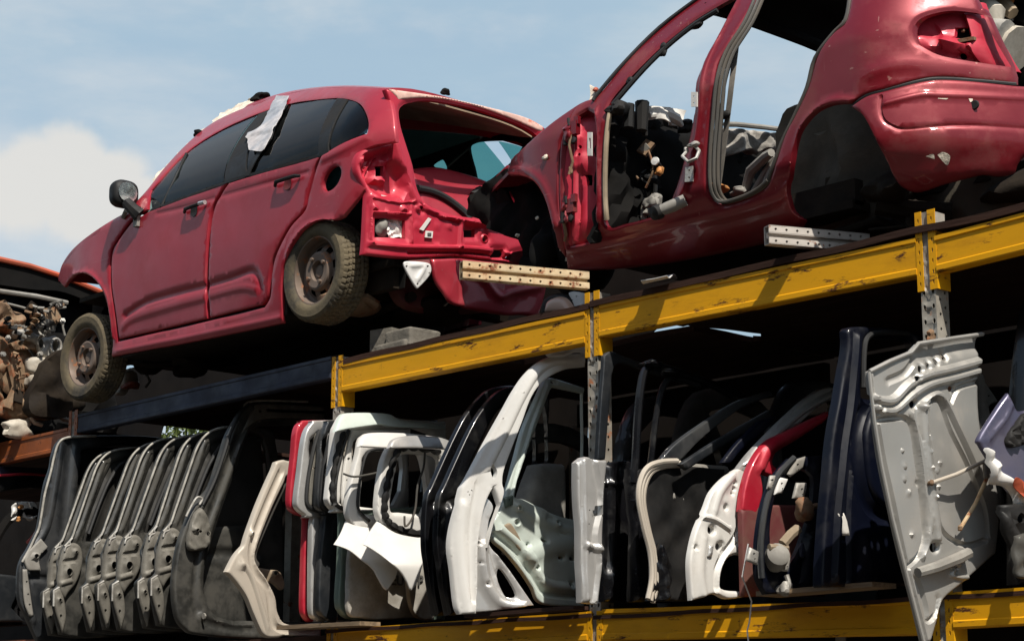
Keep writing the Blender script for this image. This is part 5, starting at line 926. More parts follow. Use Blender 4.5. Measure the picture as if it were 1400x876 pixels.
P('inner_edge', r, S, [(900, 742, 1), (914, 760), (920, 790), (912, 820, 1), (890, 822, 1), (894, 780)], 'blackpaint', t=.03, res=.022, ribs=[([(904, 750), (910, 815)], .03, .02)], noise=.01, nf=30)
P('window_frame', r, S, [(904, 628, 1), (924, 606), (960, 580), (1008, 549), (1054, 534, 1), (1058, 541, 1), (1014, 558), (964, 596), (940, 620), (926, 634, 1)], 'charcoal', t=.04, res=.022, edge=.012, ed=.012)
P('window_bar', r, plane(930, 640, 6.3, ty=.05), [(930, 634, 1), (990, 596), (1054, 560, 1), (1060, 567, 1), (1000, 604), (940, 642, 1)], 'charcoal', t=.03, res=.03)
P('window_bar', r, plane(990, 630, 6.45, ty=.05), [(988, 632, 1), (1010, 604), (1040, 575, 1), (1064, 568, 1), (1050, 586), (1016, 614), (1000, 634, 1)], 'navy', t=.03, res=.03)
objs('door_scrap', [lump(S.at(930, 676, -.05), (.02, .015, .02), 4, .5, 2), lump(S.at(958, 665, -.1), (.04, .04, .08), 3, .4), lump(S.at(945, 690, -.1), (.05, .06, .10), 6, .4), tube([S.at(960, 636, -.08), S.at(1010, 640, -.08)], .018)], M['greyplast'], r)
# --- white rear door with round holes
S = plane(950, 815, 6.14, ty=.02)
r = root_at('salvaged_door', 'white inner door skin with round holes, standing right of the dark doors', 'car door', S, 950, 818)
P('shell', r, S, [(1011, 640, 1), (994, 651), (975, 672), (966, 694), (954, 721), (947, 747), (944, 774), (947, 820, 1), (958, 817), (979, 811), (998, 818), (1040, 812, 1), (1040, 640, 1), (1022, 632, 1)], 'white', [[(1030, 760, 1), (1005, 758), (992, 769), (986, 795), (992, 806), (1030, 808, 1)], circ(974, 724, 4.5, 6), [(982, 742), (988, 741), (990, 747), (985, 753), (980, 748)], circ(993, 693, 2, 3), circ(952, 748, 1.3, 1.8), circ(1008, 743, 1.2), circ(1004, 668, 1.3), circ(1006, 660, 1.3), circ(1002, 674, 1.3)], t=.04, res=.018, edge=.018, ed=.014, hedge=.012, hed=.01,
  ribs=[([(957, 705), (976, 709), (996, 722)], .016, .012), ([(1012, 700), (1008, 730), (990, 757), (980, 780), (980, 804)], .022, -.02), ([(962, 735), (958, 780), (962, 812)], .03, .012), ([(1002, 650), (985, 672), (976, 700)], .025, .012)])
P('window_frame', r, S, [(1009, 642, 1), (1024, 622), (1054, 590), (1092, 554), (1118, 534), (1133, 529), (1142, 531, 1), (1141, 545, 1), (1118, 557), (1092, 581), (1064, 606), (1040, 632), (1022, 650, 1)], 'silver', t=.04, res=.02, edge=.012, ed=.012, ribs=[([(1020, 634), (1056, 598), (1100, 560), (1136, 540)], .02, .014)])
P('slot_plate', r, S, [(968, 746, 1), (974, 744, 1), (972, 760, 1), (966, 760, 1)], 'silver', [circ(970, 748, 1.), circ(969, 756, 1.)], t=.01, off=.015, res=.02)
# --- red frame with its panel darkened for shade and the navy door with its winder
S = plane(1020, 815, 6.42, ty=.03)
r = root_at('salvaged_door', 'red door with a curved window frame and shade-darkened lower panel behind the navy winder door', 'car door', S, 1030, 815)
P('window_frame', r, S, [(1134, 562, 1), (1114, 571), (1081, 588), (1056, 600), (1040, 616), (1026, 642), (1018, 672), (1015, 698, 1), (1036, 704, 1), (1044, 672), (1040, 644, 1), (1058, 650), (1065, 642), (1057, 633), (1063, 618), (1088, 603), (1126, 578, 1)], 'redgate', t=.05, res=.02, edge=.02, ed=.016, ribs=[([(1128, 568), (1085, 594), (1054, 612), (1040, 640)], .03, .016)])
P('lower_panel', r, S, [(1015, 696, 1), (1040, 690, 1), (1130, 690, 1), (1130, 815, 1), (1018, 815, 1)], 'red_dark', t=.04)  # same red paint as the frame, with shade put into its colour
S = plane(1040, 805, 6.12, ty=.05)
r = root_at('salvaged_door', 'navy door with its window winder, brackets and motor exposed', 'car door', S, 1045, 812)
P('shell', r, S, [(1082, 626, 1), (1062, 648), (1048, 678), (1040, 717), (1037, 755), (1039, 789), (1050, 812, 1), (1150, 806, 1), (1150, 620, 1)], 'navy', [[(1078, 650), (1100, 640), (1110, 660), (1104, 720), (1090, 760), (1066, 780), (1056, 740), (1060, 690)]], t=.04, edge=.02, ed=.014, hedge=.02, hed=.014, ribs=[([(1112, 640), (1110, 720), (1102, 795)], .04, .025), ([(1128, 640), (1126, 800)], .05, -.02)], noise=.004)
T('edge_trim', r, S, [(1084, 626), (1063, 648), (1049, 678), (1041, 717), (1038, 755), (1040, 790)], .014, 'charcoal', .006)
for q, m_ in (([(1061, 652, 1), (1074, 655, 1), (1066, 674, 1), (1056, 676, 1)], 'whiteplain'), ([(1086, 660, 1), (1100, 660, 1), (1098, 676, 1), (1094, 683, 1), (1081, 681, 1)], 'alloy'), ([(1022, 748, 1), (1034, 754, 1), (1032, 772, 1), (1017, 766, 1)], 'alloy'), ([(1068, 760, 1), (1077, 762, 1), (1074, 781, 1), (1063, 780, 1)], 'alloy'), ([(1050, 650, 1), (1057, 650, 1), (1052, 670, 1), (1046, 668, 1)], 'alloy'), ([(1086, 628, 1), (1098, 624, 1), (1094, 640, 1), (1078, 652, 1), (1074, 648, 1)], 'greyplast')):
    cx_, cy_ = np.mean([p[0] for p in q]), np.mean([p[1] for p in q]); P('bracket', r, S, q, m_, [circ(cx_, cy_ - 3, 1.6), circ(cx_ + 1, cy_ + 4, 1.2)], t=.012, off=.02, res=.02)
obj('winder_motor', [lathe([(0, .05), (.03, .05), (.05, .035), (.055, -.03), (0, -.03)], S.at(1056, 762, .02), (.75, -.45, .3), 18)], M['greyplast'], r)
objs('winder_arm', [tube([S.at(1060, 744, .04), S.at(1068, 732, .05), S.at(1078, 724, .05)], .022), tube([S.at(1044, 748, .03), S.at(1064, 750, .05)], .014)], M['tan'], r)
obj('gearbox', [lump(S.at(1089, 696, .04), (.045, .045, .05), 4, .25, 3, .2), tube([S.at(1096, 694, .05), S.at(1106, 692, .06)], .012)], M['brown'], r)
tag(obj('bracket', [tube([S.at(1064, 812, .02), S.at(1072, 800, .03), S.at(1070, 786, .02)], .012), lump(S.at(1066, 806, .02), (.03, .03, .03), 3, .4)], M['alloy'], r), 'pale bent wiring bracket')
objs('reflector', [lump(S.at(1101, 708, .02), (.01, .04, .03), 3, .2, 3, .3), lump(S.at(1092, 752, .02), (.01, .02, .03), 5, .2)], M['bluebeam'], r)
# --- tall navy door
S = plane(1128, 795, 6.10, ty=.03)
r = root_at('salvaged_door', 'tall dark navy door standing just left of the grey bonnet', 'car door', S, 1130, 800)
P('shell', r, S, [(1160, 451, 1), (1170, 446), (1219, 448), (1260, 456, 1), (1262, 800, 1), (1126, 802, 1), (1125, 788), (1130, 689), (1140, 594), (1150, 539), (1160, 480)], 'navy', [[(1190, 462), (1222, 462), (1250, 470), (1252, 540), (1190, 545), (1182, 530), (1184, 480)]], t=.06, edge=.03, ed=.025, hedge=.025, hed=.02, res=.028,
  ribs=[([(1172, 460), (1166, 540), (1154, 620), (1146, 700), (1142, 790)], .025, .02), ([(1182, 560), (1172, 600), (1176, 660), (1196, 700), (1230, 710)], .04, -.025), ([(1166, 600), (1160, 700), (1160, 795)], .02, -.016), ([(1185, 740), (1184, 795)], .06, .016)], noise=.004)
T('window_seal', r, S, [(1240, 456), (1205, 455), (1186, 460), (1180, 480), (1179, 530)], .012, 'sealdark', .006)
P('arch_panel', r, S, [(1190, 560), (1200, 545), (1230, 545, 1), (1240, 700, 1), (1205, 690), (1186, 660), (1180, 600)], 'navy', t=.02, off=.02, edge=.04, ed=.03)
P('paper_tag', r, S, [(1142, 702, 1), (1150, 701, 1), (1154, 712, 1), (1158, 732, 1), (1149, 732, 1), (1145, 716, 1)], 'label', t=.003, off=.02, res=.02)
# --- grey bonnet hanging over the shelf edge
S = XS(xat(1262, 860, 6.14), .10, .03, y0=6.14, z0=1.95)
r = root_at('bonnet', 'grey bare car bonnet showing its ribbed inner side, hanging over the shelf edge', 'bonnet', S, 1268, 872)
P('inner_skin', r, S, [(1187, 508, 1), (1215, 494), (1244, 482), (1254, 470, 1), (1300, 463), (1342, 457, 1), (1338, 505), (1342, 590), (1366, 680), (1362, 756, 1), (1319, 794), (1292, 818), (1284, 840), (1274, 876, 1), (1262, 880, 1), (1244, 808), (1219, 708), (1204, 636), (1194, 574)], 'greydoor',
  [circ(1249, 552, 4, 5), circ(1278, 748, 5, 6.5), circ(1302, 531, 3.5, 4), circ(1203, 559, 1.6), circ(1250, 518, 3, 4, 10, .5), circ(1259, 504, 2.6, 5), circ(1270, 499, 2.6, 5), circ(1282, 494, 2.6, 5), circ(1294, 488, 2.6, 5), circ(1307, 776, 2), circ(1255, 660, 2.5)], t=.012, res=.012, edge=.02, ed=.012, hedge=.012, hed=.008,
  ribs=[([(1192, 545), (1218, 548), (1240, 527), (1262, 514), (1300, 505), (1340, 494)], .022, .022), ([(1194, 558), (1220, 562), (1246, 540), (1270, 526), (1305, 517), (1340, 507)], .02, .02), ([(1198, 575), (1236, 571), (1247, 586), (1252, 620), (1260, 690), (1264, 735), (1256, 760), (1240, 774)], .015, -.018), ([(1260, 560), (1265, 620), (1274, 690), (1280, 735)], .03, .022), ([(1246, 565), (1254, 600), (1262, 660), (1270, 720), (1262, 760)], .018, .014), ([(1270, 548), (1284, 548), (1300, 590), (1325, 640), (1345, 690), (1350, 730)], .014, -.016), ([(1258, 556), (1276, 541), (1290, 546), (1312, 590), (1335, 640)], .02, .018), ([(1268, 560), (1270, 600), (1280, 690), (1290, 728), (1320, 745), (1346, 738)], .014, -.014), ([(1302, 548), (1312, 530), (1338, 522)], .014, -.012),
        ([(1252, 790), (1258, 800), (1266, 830), (1268, 848), (1280, 838), (1284, 818)], .016, -.014), ([(1254, 486), (1300, 474), (1338, 468)], .05, -.02), ([(1215, 520), (1236, 510), (1248, 494)], .02, -.012), ([(1190, 512), (1200, 580), (1224, 700), (1250, 812), (1266, 874)], .012, .014), ([(1322, 790), (1300, 786), (1310, 772)], .012, .012)],
  dimples=[(x, y, .012, .010) for x, y in ((1234, 616), (1237, 637), (1269, 617), (1242, 673), (1247, 730), (1270, 596), (1285, 633), (1281, 642), (1283, 665), (1236, 655), (1276, 680), (1268, 640))], noise=.003, nf=6)
objs('folded_lip', [tube([S.at(x, y, .006) for x, y in [(1187, 508), (1215, 494), (1244, 482), (1254, 470), (1300, 463), (1342, 457)]], .009), tube([S.at(x, y, .004) for x, y in [(1187, 508), (1194, 574), (1204, 636), (1219, 708), (1244, 808), (1262, 878)]], .008)], M['greydoor'], r)
obj('hinge_arm', tube([S.at(x, y, o) for x, y, o in [(1264, 661, .03), (1290, 650, .06), (1320, 634, .08), (1340, 622, .09), (1347, 616, .09)]], .008), M['beige'], r)
obj('hinge_arm', tube([S.at(x, y, o) for x, y, o in [(1304, 723, .03), (1316, 690, .06), (1326, 656, .08)]], .008), M['channel'], r)
obj('pivot', lump(S.at(1264, 661, .03), (.012, .012, .012), 3, .25), M['brown'], r); obj('pivot', lump(S.at(1304, 722, .03), (.011, .011, .011), 5, .25), M['brown'], r)
P('hinge_bracket', r, S, [(1321, 636, 1), (1344, 634, 1), (1349, 640, 1), (1350, 654, 1), (1322, 657, 1)], 'alloy', [circ(1328, 642, 1.4), circ(1328, 651, 1.4), circ(1342, 645, 2)], t=.012, off=.09, res=.02)
obj('rubber_stop', tube([S.at(x, y, .03) for x, y in [(1246, 783), (1270, 776), (1300, 764), (1316, 756)]], [.02, .022, .024, .022]), M['greyplast'], r)
obj('post_rust', lump(S.at(1276, 458, -.01), (.015, .03, .022), 5, .45), M['brown'], r)
P('side_flange', r, XS(float(S.at(1345, 560)[0]) - .1, .1), [(1333, 505, 1), (1346, 520), (1366, 548, 1), (1352, 560), (1362, 600), (1372, 690), (1360, 700, 1), (1344, 600)], 'dullgrey', [circ(1345, 533, 1.5), circ(1352, 541, 1.5), circ(1346, 548, 2)], t=.01, ribs=[([(1338, 515), (1345, 560), (1366, 690)], .03, .02)])
# --- slate violet wing at the right edge
S = plane(1350, 640, 6.34, ty=.35)
r = root_at('front_wing', 'slate violet car wing with a rusty torn white edge, right of the grey bonnet', 'car wing', S, 1380, 700)
P('skin', r, S, [(1381, 537, 1), (1392, 560), (1406, 560, 1), (1460, 590, 1), (1460, 690, 1), (1402, 690, 1), (1372, 660), (1352, 625), (1342, 608), (1340, 598), (1364, 559)], 'violet', t=.02, edge=.02, ed=.015, noise=.003, nf=7, ribs=[([(1352, 600), (1376, 570), (1384, 550)], .014, .006)])
P('lamp_grille', r, S, [(1373, 602), (1382, 584), (1396, 566, 1), (1404, 562, 1), (1404, 606, 1), (1380, 612)], 'black', t=.02, off=.02, edge=.02, ed=.015, res=.02, noise=.01, nf=70)
P('torn_edge', r, S, [(1346, 613), (1352, 618), (1364, 640), (1374, 652), (1392, 664), (1402, 672, 1), (1402, 688), (1388, 690), (1384, 676), (1372, 664), (1356, 658), (1350, 636)], 'white', t=.03, off=.02, res=.016, noise=.02, nf=30, edge=.02, ed=.02)
obj('rust_stain', [sheet(S, [(1372, 654), (1388, 664), (1400, 672), (1400, 680), (1386, 680), (1372, 664)], t=.004, res=.02, off=.045, noise=.02, nf=30)], M['orangered'], r)
P('wheel_liner', r, XS(float(S.at(1380, 720)[0]) - .02, .3), [(1368, 690, 1), (1402, 688, 1), (1440, 700, 1), (1440, 790, 1), (1396, 790, 1), (1384, 752), (1370, 716)], 'black', [circ(1392, 708, 6, 7)], t=.03, noise=.02, nf=16, ribs=[([(1372, 710), (1390, 740), (1402, 780)], .03, .03)])
P('side_tab', r, XS(float(S.at(1390, 760)[0]) + .03, .3), [(1392, 732, 1), (1404, 728, 1), (1404, 790, 1), (1394, 786), (1390, 760)], 'gunmetal', t=.02, res=.02, noise=.01, nf=30)
text('PEU', S5, 529, 798, .075, [o for o in bpy.data.objects if o.get('label', '').startswith('white tailgate with a folded')][0], off=-.012)
text('P', S6, 573, 799, .075, [o for o in bpy.data.objects if o.get('label', '').startswith('foremost white')][0], off=-.012)
# --- timber strips and the thin wire on the shelf edge
E2 = YS(6.40, lo=6, hi=7)
def plank(label, a, b, w, h, m='wood', dy=0.):
    o = obj('timber_strip', bar(E2.at(*a) + [0, dy, 0], E2.at(*b) + [0, dy, 0], w, h), M[m]); return tag(o, label, 'timber strip')
plank('weathered timber strip under the red and silver tailgates by the left post', (392, 858), (506, 852), .14, .022)
plank('dark warped timber strip under the navy doors on the shelf edge', (1046, 812), (1205, 799), .16, .020, 'wood', .02)
plank('thin timber strip under the white door left of the middle post', (640, 842), (790, 830), .10, .018, 'deck', .02)
tag(obj('wire', tube([E2.at(x, y) + [0, o, 0] for x, y, o in [(1044, 745, -.1), (1040, 790, -.12), (1038, 822, -.05), (1033, 850, -.04), (1030, 862, -.04), (1034, 880, -.05)]], .0035, 6), M['whiteplain']), 'thin white wire dangling over the yellow beam under the navy doors', 'wire')
# ================================================================== left wreck, far right wreck, dark backs, hedge
WX = Surf('X', lambda y, z: -11.9 + .10 * (y - 6.3), lo=-15, hi=-9)
WY = YS(6.75, lo=6, hi=8)
wr = thing('wrecked_car', 'burnt rusty wrecked car front with an orange red bonnet on the orange rack', 'car', (-12.6, 7.1, 3.58))
WB = Surf('X', lambda y, z: -12.6 + .0 * y, lo=-16, hi=-9)
obj('bonnet', [sheet(WB, [(-60, 346, 1), (0, 354), (40, 363), (90, 379), (160, 408, 1), (160, 430, 1), (90, 400), (40, 395), (-60, 380, 1)], t=.5, res=.06), ], M['void'], wr)
obj('bonnet_edge', tube([WB.at(x, y, .01) for x, y in [(-60, 346), (0, 355), (40, 364), (90, 380), (160, 409)]], .022), M['orangered'], wr)
obj('engine_bay', [sheet(XS(-12.75, 0, 0), [(-80, 380, 1), (160, 400, 1), (160, 600, 1), (-80, 640, 1)], t=.05, res=.08, noise=.06, nf=9)], M['void'], wr)
W3 = XS(-12.35, .0)
obj('prop_rod', tube([W3.at(x, y) for x, y in [(-30, 392), (0, 398), (50, 405), (92, 414)]], .018), M['greyplast'], wr)
objs('cable', [tube([W3.at(x, y) for x, y in [(10, 415), (30, 420), (45, 425), (70, 422), (90, 420)]], .009), tube([W3.at(x, y, .05) for x, y in [(75, 440), (78, 436), (82, 440), (81, 448), (84, 460)]], .008)], M['greyplast'], wr)
objs('rusty_subframe', [sheet(W3, [(-30, 405), (5, 412), (12, 408), (20, 420), (36, 430), (37, 452), (24, 458), (8, 452), (-30, 450)], t=.10, res=.022, edge=.05, ed=.05, noise=.03, nf=22), sheet(W3, [(-30, 455), (10, 460), (16, 470), (20, 500), (12, 530), (4, 560), (-30, 575)], t=.10, res=.03, edge=.05, ed=.05, noise=.04, nf=16), tube([W3.at(12, 500, .05), W3.at(18, 530, .06), W3.at(6, 560, .05)], .04), lump(W3.at(26, 505, -.05), (.08, .16, .2), 4, .35), lump(W3.at(35, 560, -.0), (.12, .2, .08), 6, .3), sheet(W3, [(12, 470, 1), (30, 464), (44, 470), (50, 484), (44, 478), (20, 478)], t=.05, res=.02, off=.03, noise=.02, nf=30)], M['brown'], wr)
obj('alloy_casting', [sheet(W3, [(20, 452), (36, 451), (46, 458), (62, 462), (72, 460), (80, 470), (78, 486), (72, 494), (60, 492), (50, 482), (42, 470), (22, 462)], [circ(51, 471, 3, 6), circ(69, 475, 5.5, 8.5)], t=.10, off=.06, res=.016, edge=.03, ed=.025, noise=.006, nf=30), tube([W3.at(x, y, .08) for x, y in cr(circ(69, 475, 7, 10, 10), 2)], .010, closed=True)], M['alloy'], wr)
obj('fluid_tank', [lump(W3.at(56, 504, .05), (.08, .15, .07), 4, .08, 4, .45)], M['tank'], wr)
obj('fluid_tank', [lump(W3.at(57, 525, .06), (.08, .15, .055), 7, .08, 4, .45), lump(W3.at(38, 560, .06), (.06, .05, .1), 8, .2)], M['tank'], wr)
objs('bent_bracket', [tube([W3.at(x, y, .1) for x, y in [(32, 572), (38, 580), (48, 583)]], .016), tube([W3.at(64, 568, .1), W3.at(78, 575, .1), W3.at(90, 577, .1)], [.008, .02, .012]), lump(W3.at(16, 588, .1), (.05, .14, .06), 5, .3)], M['tank'], wr)
obj('frame_rail', [sheet(XS(-12.15), [(60, 495, 1), (90, 480), (100, 560), (70, 570), (40, 558)], t=.1, res=.05, noise=.03, nf=12), lump(W3.at(82, 545, .0), (.15, .2, .12), 4, .3)], M['grime'], wr)
rk_ = np.random.RandomState(9)
for k in range(14):
    x0, y0 = rk_.uniform(-8, 76), rk_.uniform(415, 560); obj('bolt', lathe([(0, .02), (.013, .02), (.013, 0), (.02, 0), (.02, -.03)], W3.at(x0, y0, .13), (1, rk_.uniform(-.6, .3), rk_.uniform(-.3, .3)), 6), M['brown' if k % 2 else 'alloy'], wr, flat=True)
for k in range(9):
    x0, y0 = rk_.uniform(-10, 60), rk_.uniform(420, 545); pts = [(x0, y0)]
    for q in range(3): pts.append((pts[-1][0] + rk_.uniform(-6, 16), pts[-1][1] + rk_.uniform(-16, 24)))
    obj('hose', tube([W3.at(x, y, .12 + .05 * (q % 2)) for q, (x, y) in enumerate(cr(pts, 4, False))], rk_.choice([.006, .010, .016]), 8), M[('sealdark', 'brown', 'greyplast')[k % 3]], wr)
for k in range(10):
    x0, y0 = rk_.uniform(-8, 70), rk_.uniform(420, 570); obj('bracket', box(W3.at(x0, y0, .10), (.02, .04 + .10 * rk_.rand(), .03 + .09 * rk_.rand()), rk_.uniform(-.6, .6), rk_.uniform(-.8, .8), rk_.uniform(-.4, .4)), M[('brown', 'grime', 'brown', 'alloy')[k % 4]], wr)
# engine remains glimpsed under the hatchback's sill
EX = YS(6.85, lo=6, hi=8)
ep = thing('engine_part', 'white and rusty engine part lying under the front of the five-door hatchback', 'engine part', EX.at(178, 532))
objs('casing', [lump(EX.at(175, 518), (.075, .06, .06), 4, .15, 3, .4), lump(EX.at(166, 532), (.06, .05, .04), 5, .2)], M['tank'], ep); obj('rusty_lug', lump(EX.at(185, 528, .03), (.07, .05, .025), 6, .35), M['orangered'], ep)
objs('hose', [tube([EX.at(x, y, .04) for x, y in [(172, 500), (190, 497), (200, 505), (212, 510)]], .012), tube([EX.at(x, y, .05) for x, y in [(208, 512), (214, 522), (208, 530)]], .010)], M['greyplast'], ep)
# black tailgate with a red rim in the orange rack
S = plane(-10, 800, 6.35)
r = root_at('tailgate', 'black tailgate with a thin red rim and white scuffed arch at the far left edge', 'tailgate', S, 20, 855)
P('frame', r, S, [(-60, 650, 1), (10, 650), (60, 652), (110, 660, 1), (120, 850, 1), (-60, 860, 1)], 'blackpaint', [[(-40, 700, 1), (0, 672), (80, 676), (90, 780), (-40, 780, 1)]], t=.06, hedge=.02, hed=.02)
obj('top_panel', sheet(plane(-10, 800, 6.40), [(-60, 636, 1), (0, 637), (64, 640), (110, 644, 1), (110, 656, 1), (0, 652), (-60, 652, 1)], t=.2, res=.04), M['violet'], r)
T('red_rim', r, S, [(-60, 650), (0, 650), (30, 648), (64, 650), (110, 656)], .010, 'redgate', .03)
T('scuffed_arch', r, S, [(-10, 745), (10, 712), (28, 700), (42, 697), (56, 706)], .035, 'void', .0)
P('white_scuff', r, S, [(10, 712, 1), (14, 700), (16, 690), (24, 686), (46, 686, 1), (50, 697, 1), (30, 696), (36, 706), (50, 704, 1), (40, 712), (28, 706), (22, 712, 1)], 'white', t=.02, off=.03, res=.016, noise=.012, nf=40)
objs('amber_scuff', [lump(S.at(22, 694, .06), (.01, .02, .016), 3, .4), lump(S.at(20, 710, .06), (.01, .02, .016), 5, .4)], M['amber'], r)
P('bumper', r, S, [(-60, 780, 1), (24, 788), (26, 800), (12, 830, 1), (30, 850, 1), (-60, 850, 1)], 'charcoal', t=.08, off=.05, edge=.03, ed=.03)
T('side_tab', r, S, [(24, 806), (20, 810), (21, 828)], .008, 'alloy', .08, False)
obj('red_wire', tube([S.at(x, y, .03) for x, y in [(34, 742), (40, 736), (46, 728)]], .012), M['redpart'], r)
# wreck beyond the red shell at the right edge
RX = YS(7.42, lo=7, hi=9.5)
rw = thing('scrap_heap', 'white and grey pipes with torn trim in the open boot of the stripped red shell', 'scrap', RX.at(1390, 130))
obj('torn_lining', [sheet(RX, [(1330, -30, 1), (1338, 12), (1360, 18), (1378, 22), (1408, 38, 1), (1412, -30, 1)], t=.1, res=.08, noise=.03, nf=9)], M['void'], rw)
objs('torn_trim', [tube([RX.at(x, y, .1) for x, y in [(1372, 0), (1376, 8), (1390, 16), (1402, 26)]], [.02, .03, .04, .03])], M['tan'], rw)
objs('torn_trim', [lump(RX.at(1384, 4, .08), (.06, .05, .05), 5, .4), tube([RX.at(1362, 3, .12), RX.at(1352, 12, .12), RX.at(1344, 18, .12)], .006)], M['amber'], rw)
obj('tinted_pane', sheet(RX, [(1345, 18, 1), (1374, 14), (1410, 28, 1), (1412, 60, 1), (1370, 60, 1)], t=.01, res=.1, off=-.05), M['teal'], rw)
obj('white_pipe', [tube([RX.at(x, y, .2) for x, y in [(1345, 28), (1362, 30), (1378, 34), (1388, 40), (1390, 48)]], [.07, .08, .085, .08, .05], 12)], M['tank'], rw)
obj('grey_pipe', [tube([RX.at(x, y, .2) for x, y in [(1360, 52), (1376, 54), (1392, 58), (1410, 61)]], [.06, .065, .065, .065], 12)], M['alloy'], rw)
obj('white_pipe', [tube([RX.at(x, y, .12) for x, y in [(1362, 66), (1385, 70), (1410, 77)]], [.09, .1, .11], 12)], M['tank'], rw)
obj('dark_lining', [sheet(RX, [(1350, 56, 1), (1412, 60, 1), (1412, 128, 1), (1400, 130), (1365, 100)], t=.1, res=.08, noise=.03, nf=10)], M['void'], rw)
obj('wire', tube([RX.at(x, y, .15) for x, y in [(1384, 66), (1390, 48), (1398, 40), (1410, 38)]], .006), M['black'], rw)
# dark sheets added to stand for the shade deep in the racks
def corr(x0, x1, z0, z1, y, label):
    n = int((x1 - x0) / .04); rows = [[np.array([x0 + (x1 - x0) * i / n, y + .012 * (1 if (i // 2) % 2 else -1), z]) for i in range(n + 1)] for z in (z0, z1)]
    tag(obj('shade_sheet', loft(rows, .01, (0, 1, 0)), M['steel'], flat=True), label, 'shade sheet')
BWS = Surf('Y', lambda x, z: 8.5 + 0 * x, lo=8.4, hi=8.6)
def wall(x0, x1, z0, z1, hole, label):
    tag(obj('shade_sheet', sheet(BWS, rrect(x0, z0, x1, z1), [[(*BWS.un(*q), 1) for q in hole]] if hole else (), t=.01, res=.3, uv=True, noise=.01), M['steel']), label, 'shade sheet')
wall(-19., -8.62, .8, 4.6, [(216, 606), (222, 582), (312, 582), (314, 606)], 'dark sheet added for the shade at the back of the orange and blue rack')
wall(-8.60, -2.4, .8, 4.5, [(890, 456), (925, 424), (1060, 438), (1060, 472), (985, 468)], 'dark sheet added for the shade at the back of the yellow rack')
corr(-20., 6., 0., 7.0, -1.6, 'unseen dark ribbed wall added across the aisle to block sky light')  # unseen wall added behind the camera to cut low sky light
# dim doors deeper in the bays
def dim(label, px, py, y, m, sc=1.):
    S = plane(px, py, y); z = float(S.un(px, py)[1])
    o = lambda a, b: (y + a * sc, 2.15 + b * sc)
    g = sheet(S, [(*o(0, 0), 1), (*o(.9, 0), 1), o(.95, .5), o(.85, 1.1), o(.3, 1.15), o(.08, .7)], [[o(.15, .66), o(.35, 1.05), o(.8, 1.02), o(.86, .66)]], t=.05, res=.06, edge=.04, ed=.03, uv=True)
    return tag(obj('salvaged_door', g, M[m]), label, 'car door', 'doors deeper on the lower shelf')
dim('dim grey door deep in the bay behind the folded white tailgates', 690, 700, 7.2, 'dullgrey')
dim('dim charcoal door deep in the bay behind the black window frames', 850, 700, 7.0, 'charcoal')
dim('dim dark door deep in the bay above the beige rubber strip', 930, 700, 7.05, 'dullgrey')
dim('dim charcoal door deep in the bay behind the white inner door skin', 1060, 700, 7.2, 'charcoal')
dim('dim grey tailgate deep in the left bay behind the dark row', 150, 700, 7.1, 'charcoal')
dim('added black door out of view on the right, shading the grey bonnet', 1414, 700, 6.62, 'blackpaint', 1.12)  # out-of-view door added to cast shade on the bonnet
# hedge seen through the slit under the hatchback
HB = np.array(YS(13., lo=12, hi=14).at(265, 598)); hd = thing('bush', 'sunlit green bush seen through the gap above the dark tailgates', 'bush', (HB[0], 13., 0))
rr_ = np.random.RandomState(5); V = []; F = []
for k in range(5200):
    u = rr_.uniform(-1, 1, 3); c = np.array([HB[0], 13., HB[2] - .45]) + u * [2.0, .7, 1.35 + .12 * math.sin(u[0] * 9)]
    d = rr_.normal(size=3); d /= np.linalg.norm(d); e = np.cross(d, rr_.normal(size=3)); e /= np.linalg.norm(e); l = rr_.uniform(.04, .08); i = len(V)
    V += [c - d * l, c + e * l * .45, c + d * l, c - e * l * .45]; F.append((i, i + 1, i + 2, i + 3))
obj('crown', (np.array(V), F), M['leaf'], hd, flat=True)
objs('stem', [tube([(HB[0] + dx, 13, 0), (HB[0] + dx * 1.5, 13, HB[2] - 2), (HB[0] + dx * 2, 13, HB[2] - .6)], [.06, .045, .02]) for dx in (-.3, .0, .35)], M['bark'], hd)
# ================================================================== ground, sky and sun
setting('ground', (np.array([(-900, -900, 0), (900, -900, 0), (900, 900, 0), (-900, 900, 0)], float), [(0, 1, 2, 3)]), M['ground'])
SUN = Vector((.54, -.24, .80)).normalized()
sl = bpy.data.lights.new('sun', 'SUN'); so = bpy.data.objects.new('sun', sl); COL.objects.link(so); sl.energy = 5.; sl.angle = math.radians(.5); sl.color = (1., .94, .85)
so.rotation_euler = SUN.to_track_quat('Z', 'Y').to_euler(); so.location = (0, -5, 12)
w = bpy.data.worlds.new('World'); scene.world = w; w.use_nodes = True; N = w.node_tree.nodes; L = w.node_tree.links; bg = N['Background']
sky = N.new('ShaderNodeTexSky'); sky.sky_type = 'NISHITA'; sky.sun_disc = False; sky.sun_elevation = math.asin(SUN.z); sky.sun_rotation = math.atan2(SUN.x, SUN.y); sky.air_density = 1.; sky.dust_density = 1.6
tc = N.new('ShaderNodeTexCoord'); vec = tc.outputs['Generated']
def nz(scale, det, st=(1, 1, 1), off=(0, 0, 0)):
    mp = N.new('ShaderNodeMapping'); mp.inputs['Scale'].default_value = st; mp.inputs['Location'].default_value = off; L.new(vec, mp.inputs[0])
    n = N.new('ShaderNodeTexNoise'); n.inputs['Scale'].default_value = scale; n.inputs['Detail'].default_value = det; n.inputs['Roughness'].default_value = .55; L.new(mp.outputs[0], n.inputs['Vector']); return n.outputs['Fac']
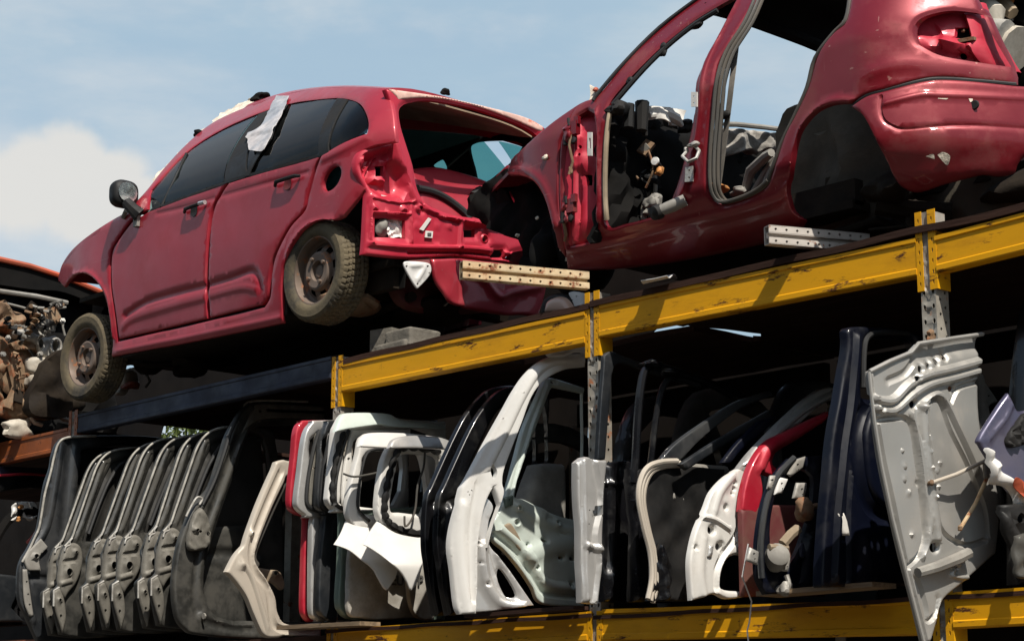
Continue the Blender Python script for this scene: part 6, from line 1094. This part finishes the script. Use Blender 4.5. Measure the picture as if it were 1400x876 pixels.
def mr(f, a, b, c=0., d=1.):
    r = N.new('ShaderNodeMapRange'); r.interpolation_type = 'SMOOTHSTEP'; r.inputs['From Min'].default_value = a; r.inputs['From Max'].default_value = b; r.inputs['To Min'].default_value = c; r.inputs['To Max'].default_value = d; L.new(f, r.inputs['Value']); return r.outputs[0]
def mth(op, a, b):
    m = N.new('ShaderNodeMath'); m.operation = op
    for i, q in enumerate((a, b)):
        if isinstance(q, (int, float)): m.inputs[i].default_value = q
        else: L.new(q, m.inputs[i])
    return m.outputs[0]
def near(dirv, c0, c1):
    d = N.new('ShaderNodeVectorMath'); d.operation = 'DOT_PRODUCT'; L.new(vec, d.inputs[0]); d.inputs[1].default_value = dirv; return mr(d.outputs['Value'], c0, c1)
def dirpx(x, y): d = ray(x, y); return tuple(d / np.linalg.norm(d))
thin = mr(nz(5., 7, (1, 1, 2.6), (.3, .1, 0)), .38, .68,     .85, 1.)
n2 = nz(20., 11)
def puff(x, y, r):           # a rounded cumulus head with a noisy rim, r in picture px
    d = N.new('ShaderNodeVectorMath'); d.operation = 'DISTANCE'; L.new(vec, d.inputs[0]); d.inputs[1].default_value = dirpx(x, y)
    q = mth('ADD', mth('DIVIDE', d.outputs['Value'], r / FPX), mth('MULTIPLY', mth('SUBTRACT', n2, .5), -1.5)); return mr(q, 1.12, .62)
cum = None
for x, y, r in ((105, 225, 62), (60, 245, 62), (160, 240, 50), (20, 265, 60), (120, 268, 70), (190, 268, 40), (-60, 262, 80)):
    q = puff(x, y, r); cum = q if cum is None else mth('MAXIMUM', cum, q)
def mixc(f, a, b):
    x = N.new('ShaderNodeMix'); x.data_type = 'RGBA'; L.new(f, x.inputs['Factor'])
    for i, q in ((6, a), (7, b)):
        if isinstance(q, tuple): x.inputs[i].default_value = (*q, 1)
        else: L.new(q, x.inputs[i])
    return x.outputs[2]
K = 1 / .12
sx = N.new('ShaderNodeSeparateXYZ'); L.new(vec, sx.inputs[0]); thin = mth('MULTIPLY', thin, mr(sx.outputs[2], .42, .85, 1., .12))
wisp = mr(nz(3.2, 9, (1, 1, 3.2), (1.3, .4, .2)), .44, .66); wisp2 = mr(nz(9., 9, (1, 1, 2.2), (.2, 2.1, .7)), .50, .72, 0., .6)
haze = mixc(mth('MAXIMUM', wisp, wisp2), tuple(K * q for q in (.335, .455, .55)), tuple(K * q for q in (.53, .575, .60)))
c1 = mixc(thin, sky.outputs[0], haze)
c2 = mixc(mth('MULTIPLY', cum, .9), c1, tuple(K * q for q in (.62, .61, .585)))
L.new(c2, bg.inputs['Color']); bg.inputs['Strength'].default_value = .12
scene.view_settings.view_transform = 'Standard'; scene.view_settings.look = 'None'; scene.view_settings.exposure = .3; scene.view_settings.gamma = 1.; scene.view_settings.use_curve_mapping = False
scene.render.engine = 'CYCLES'; scene.cycles.max_bounces = 6; scene.cycles.transparent_max_bounces = 12
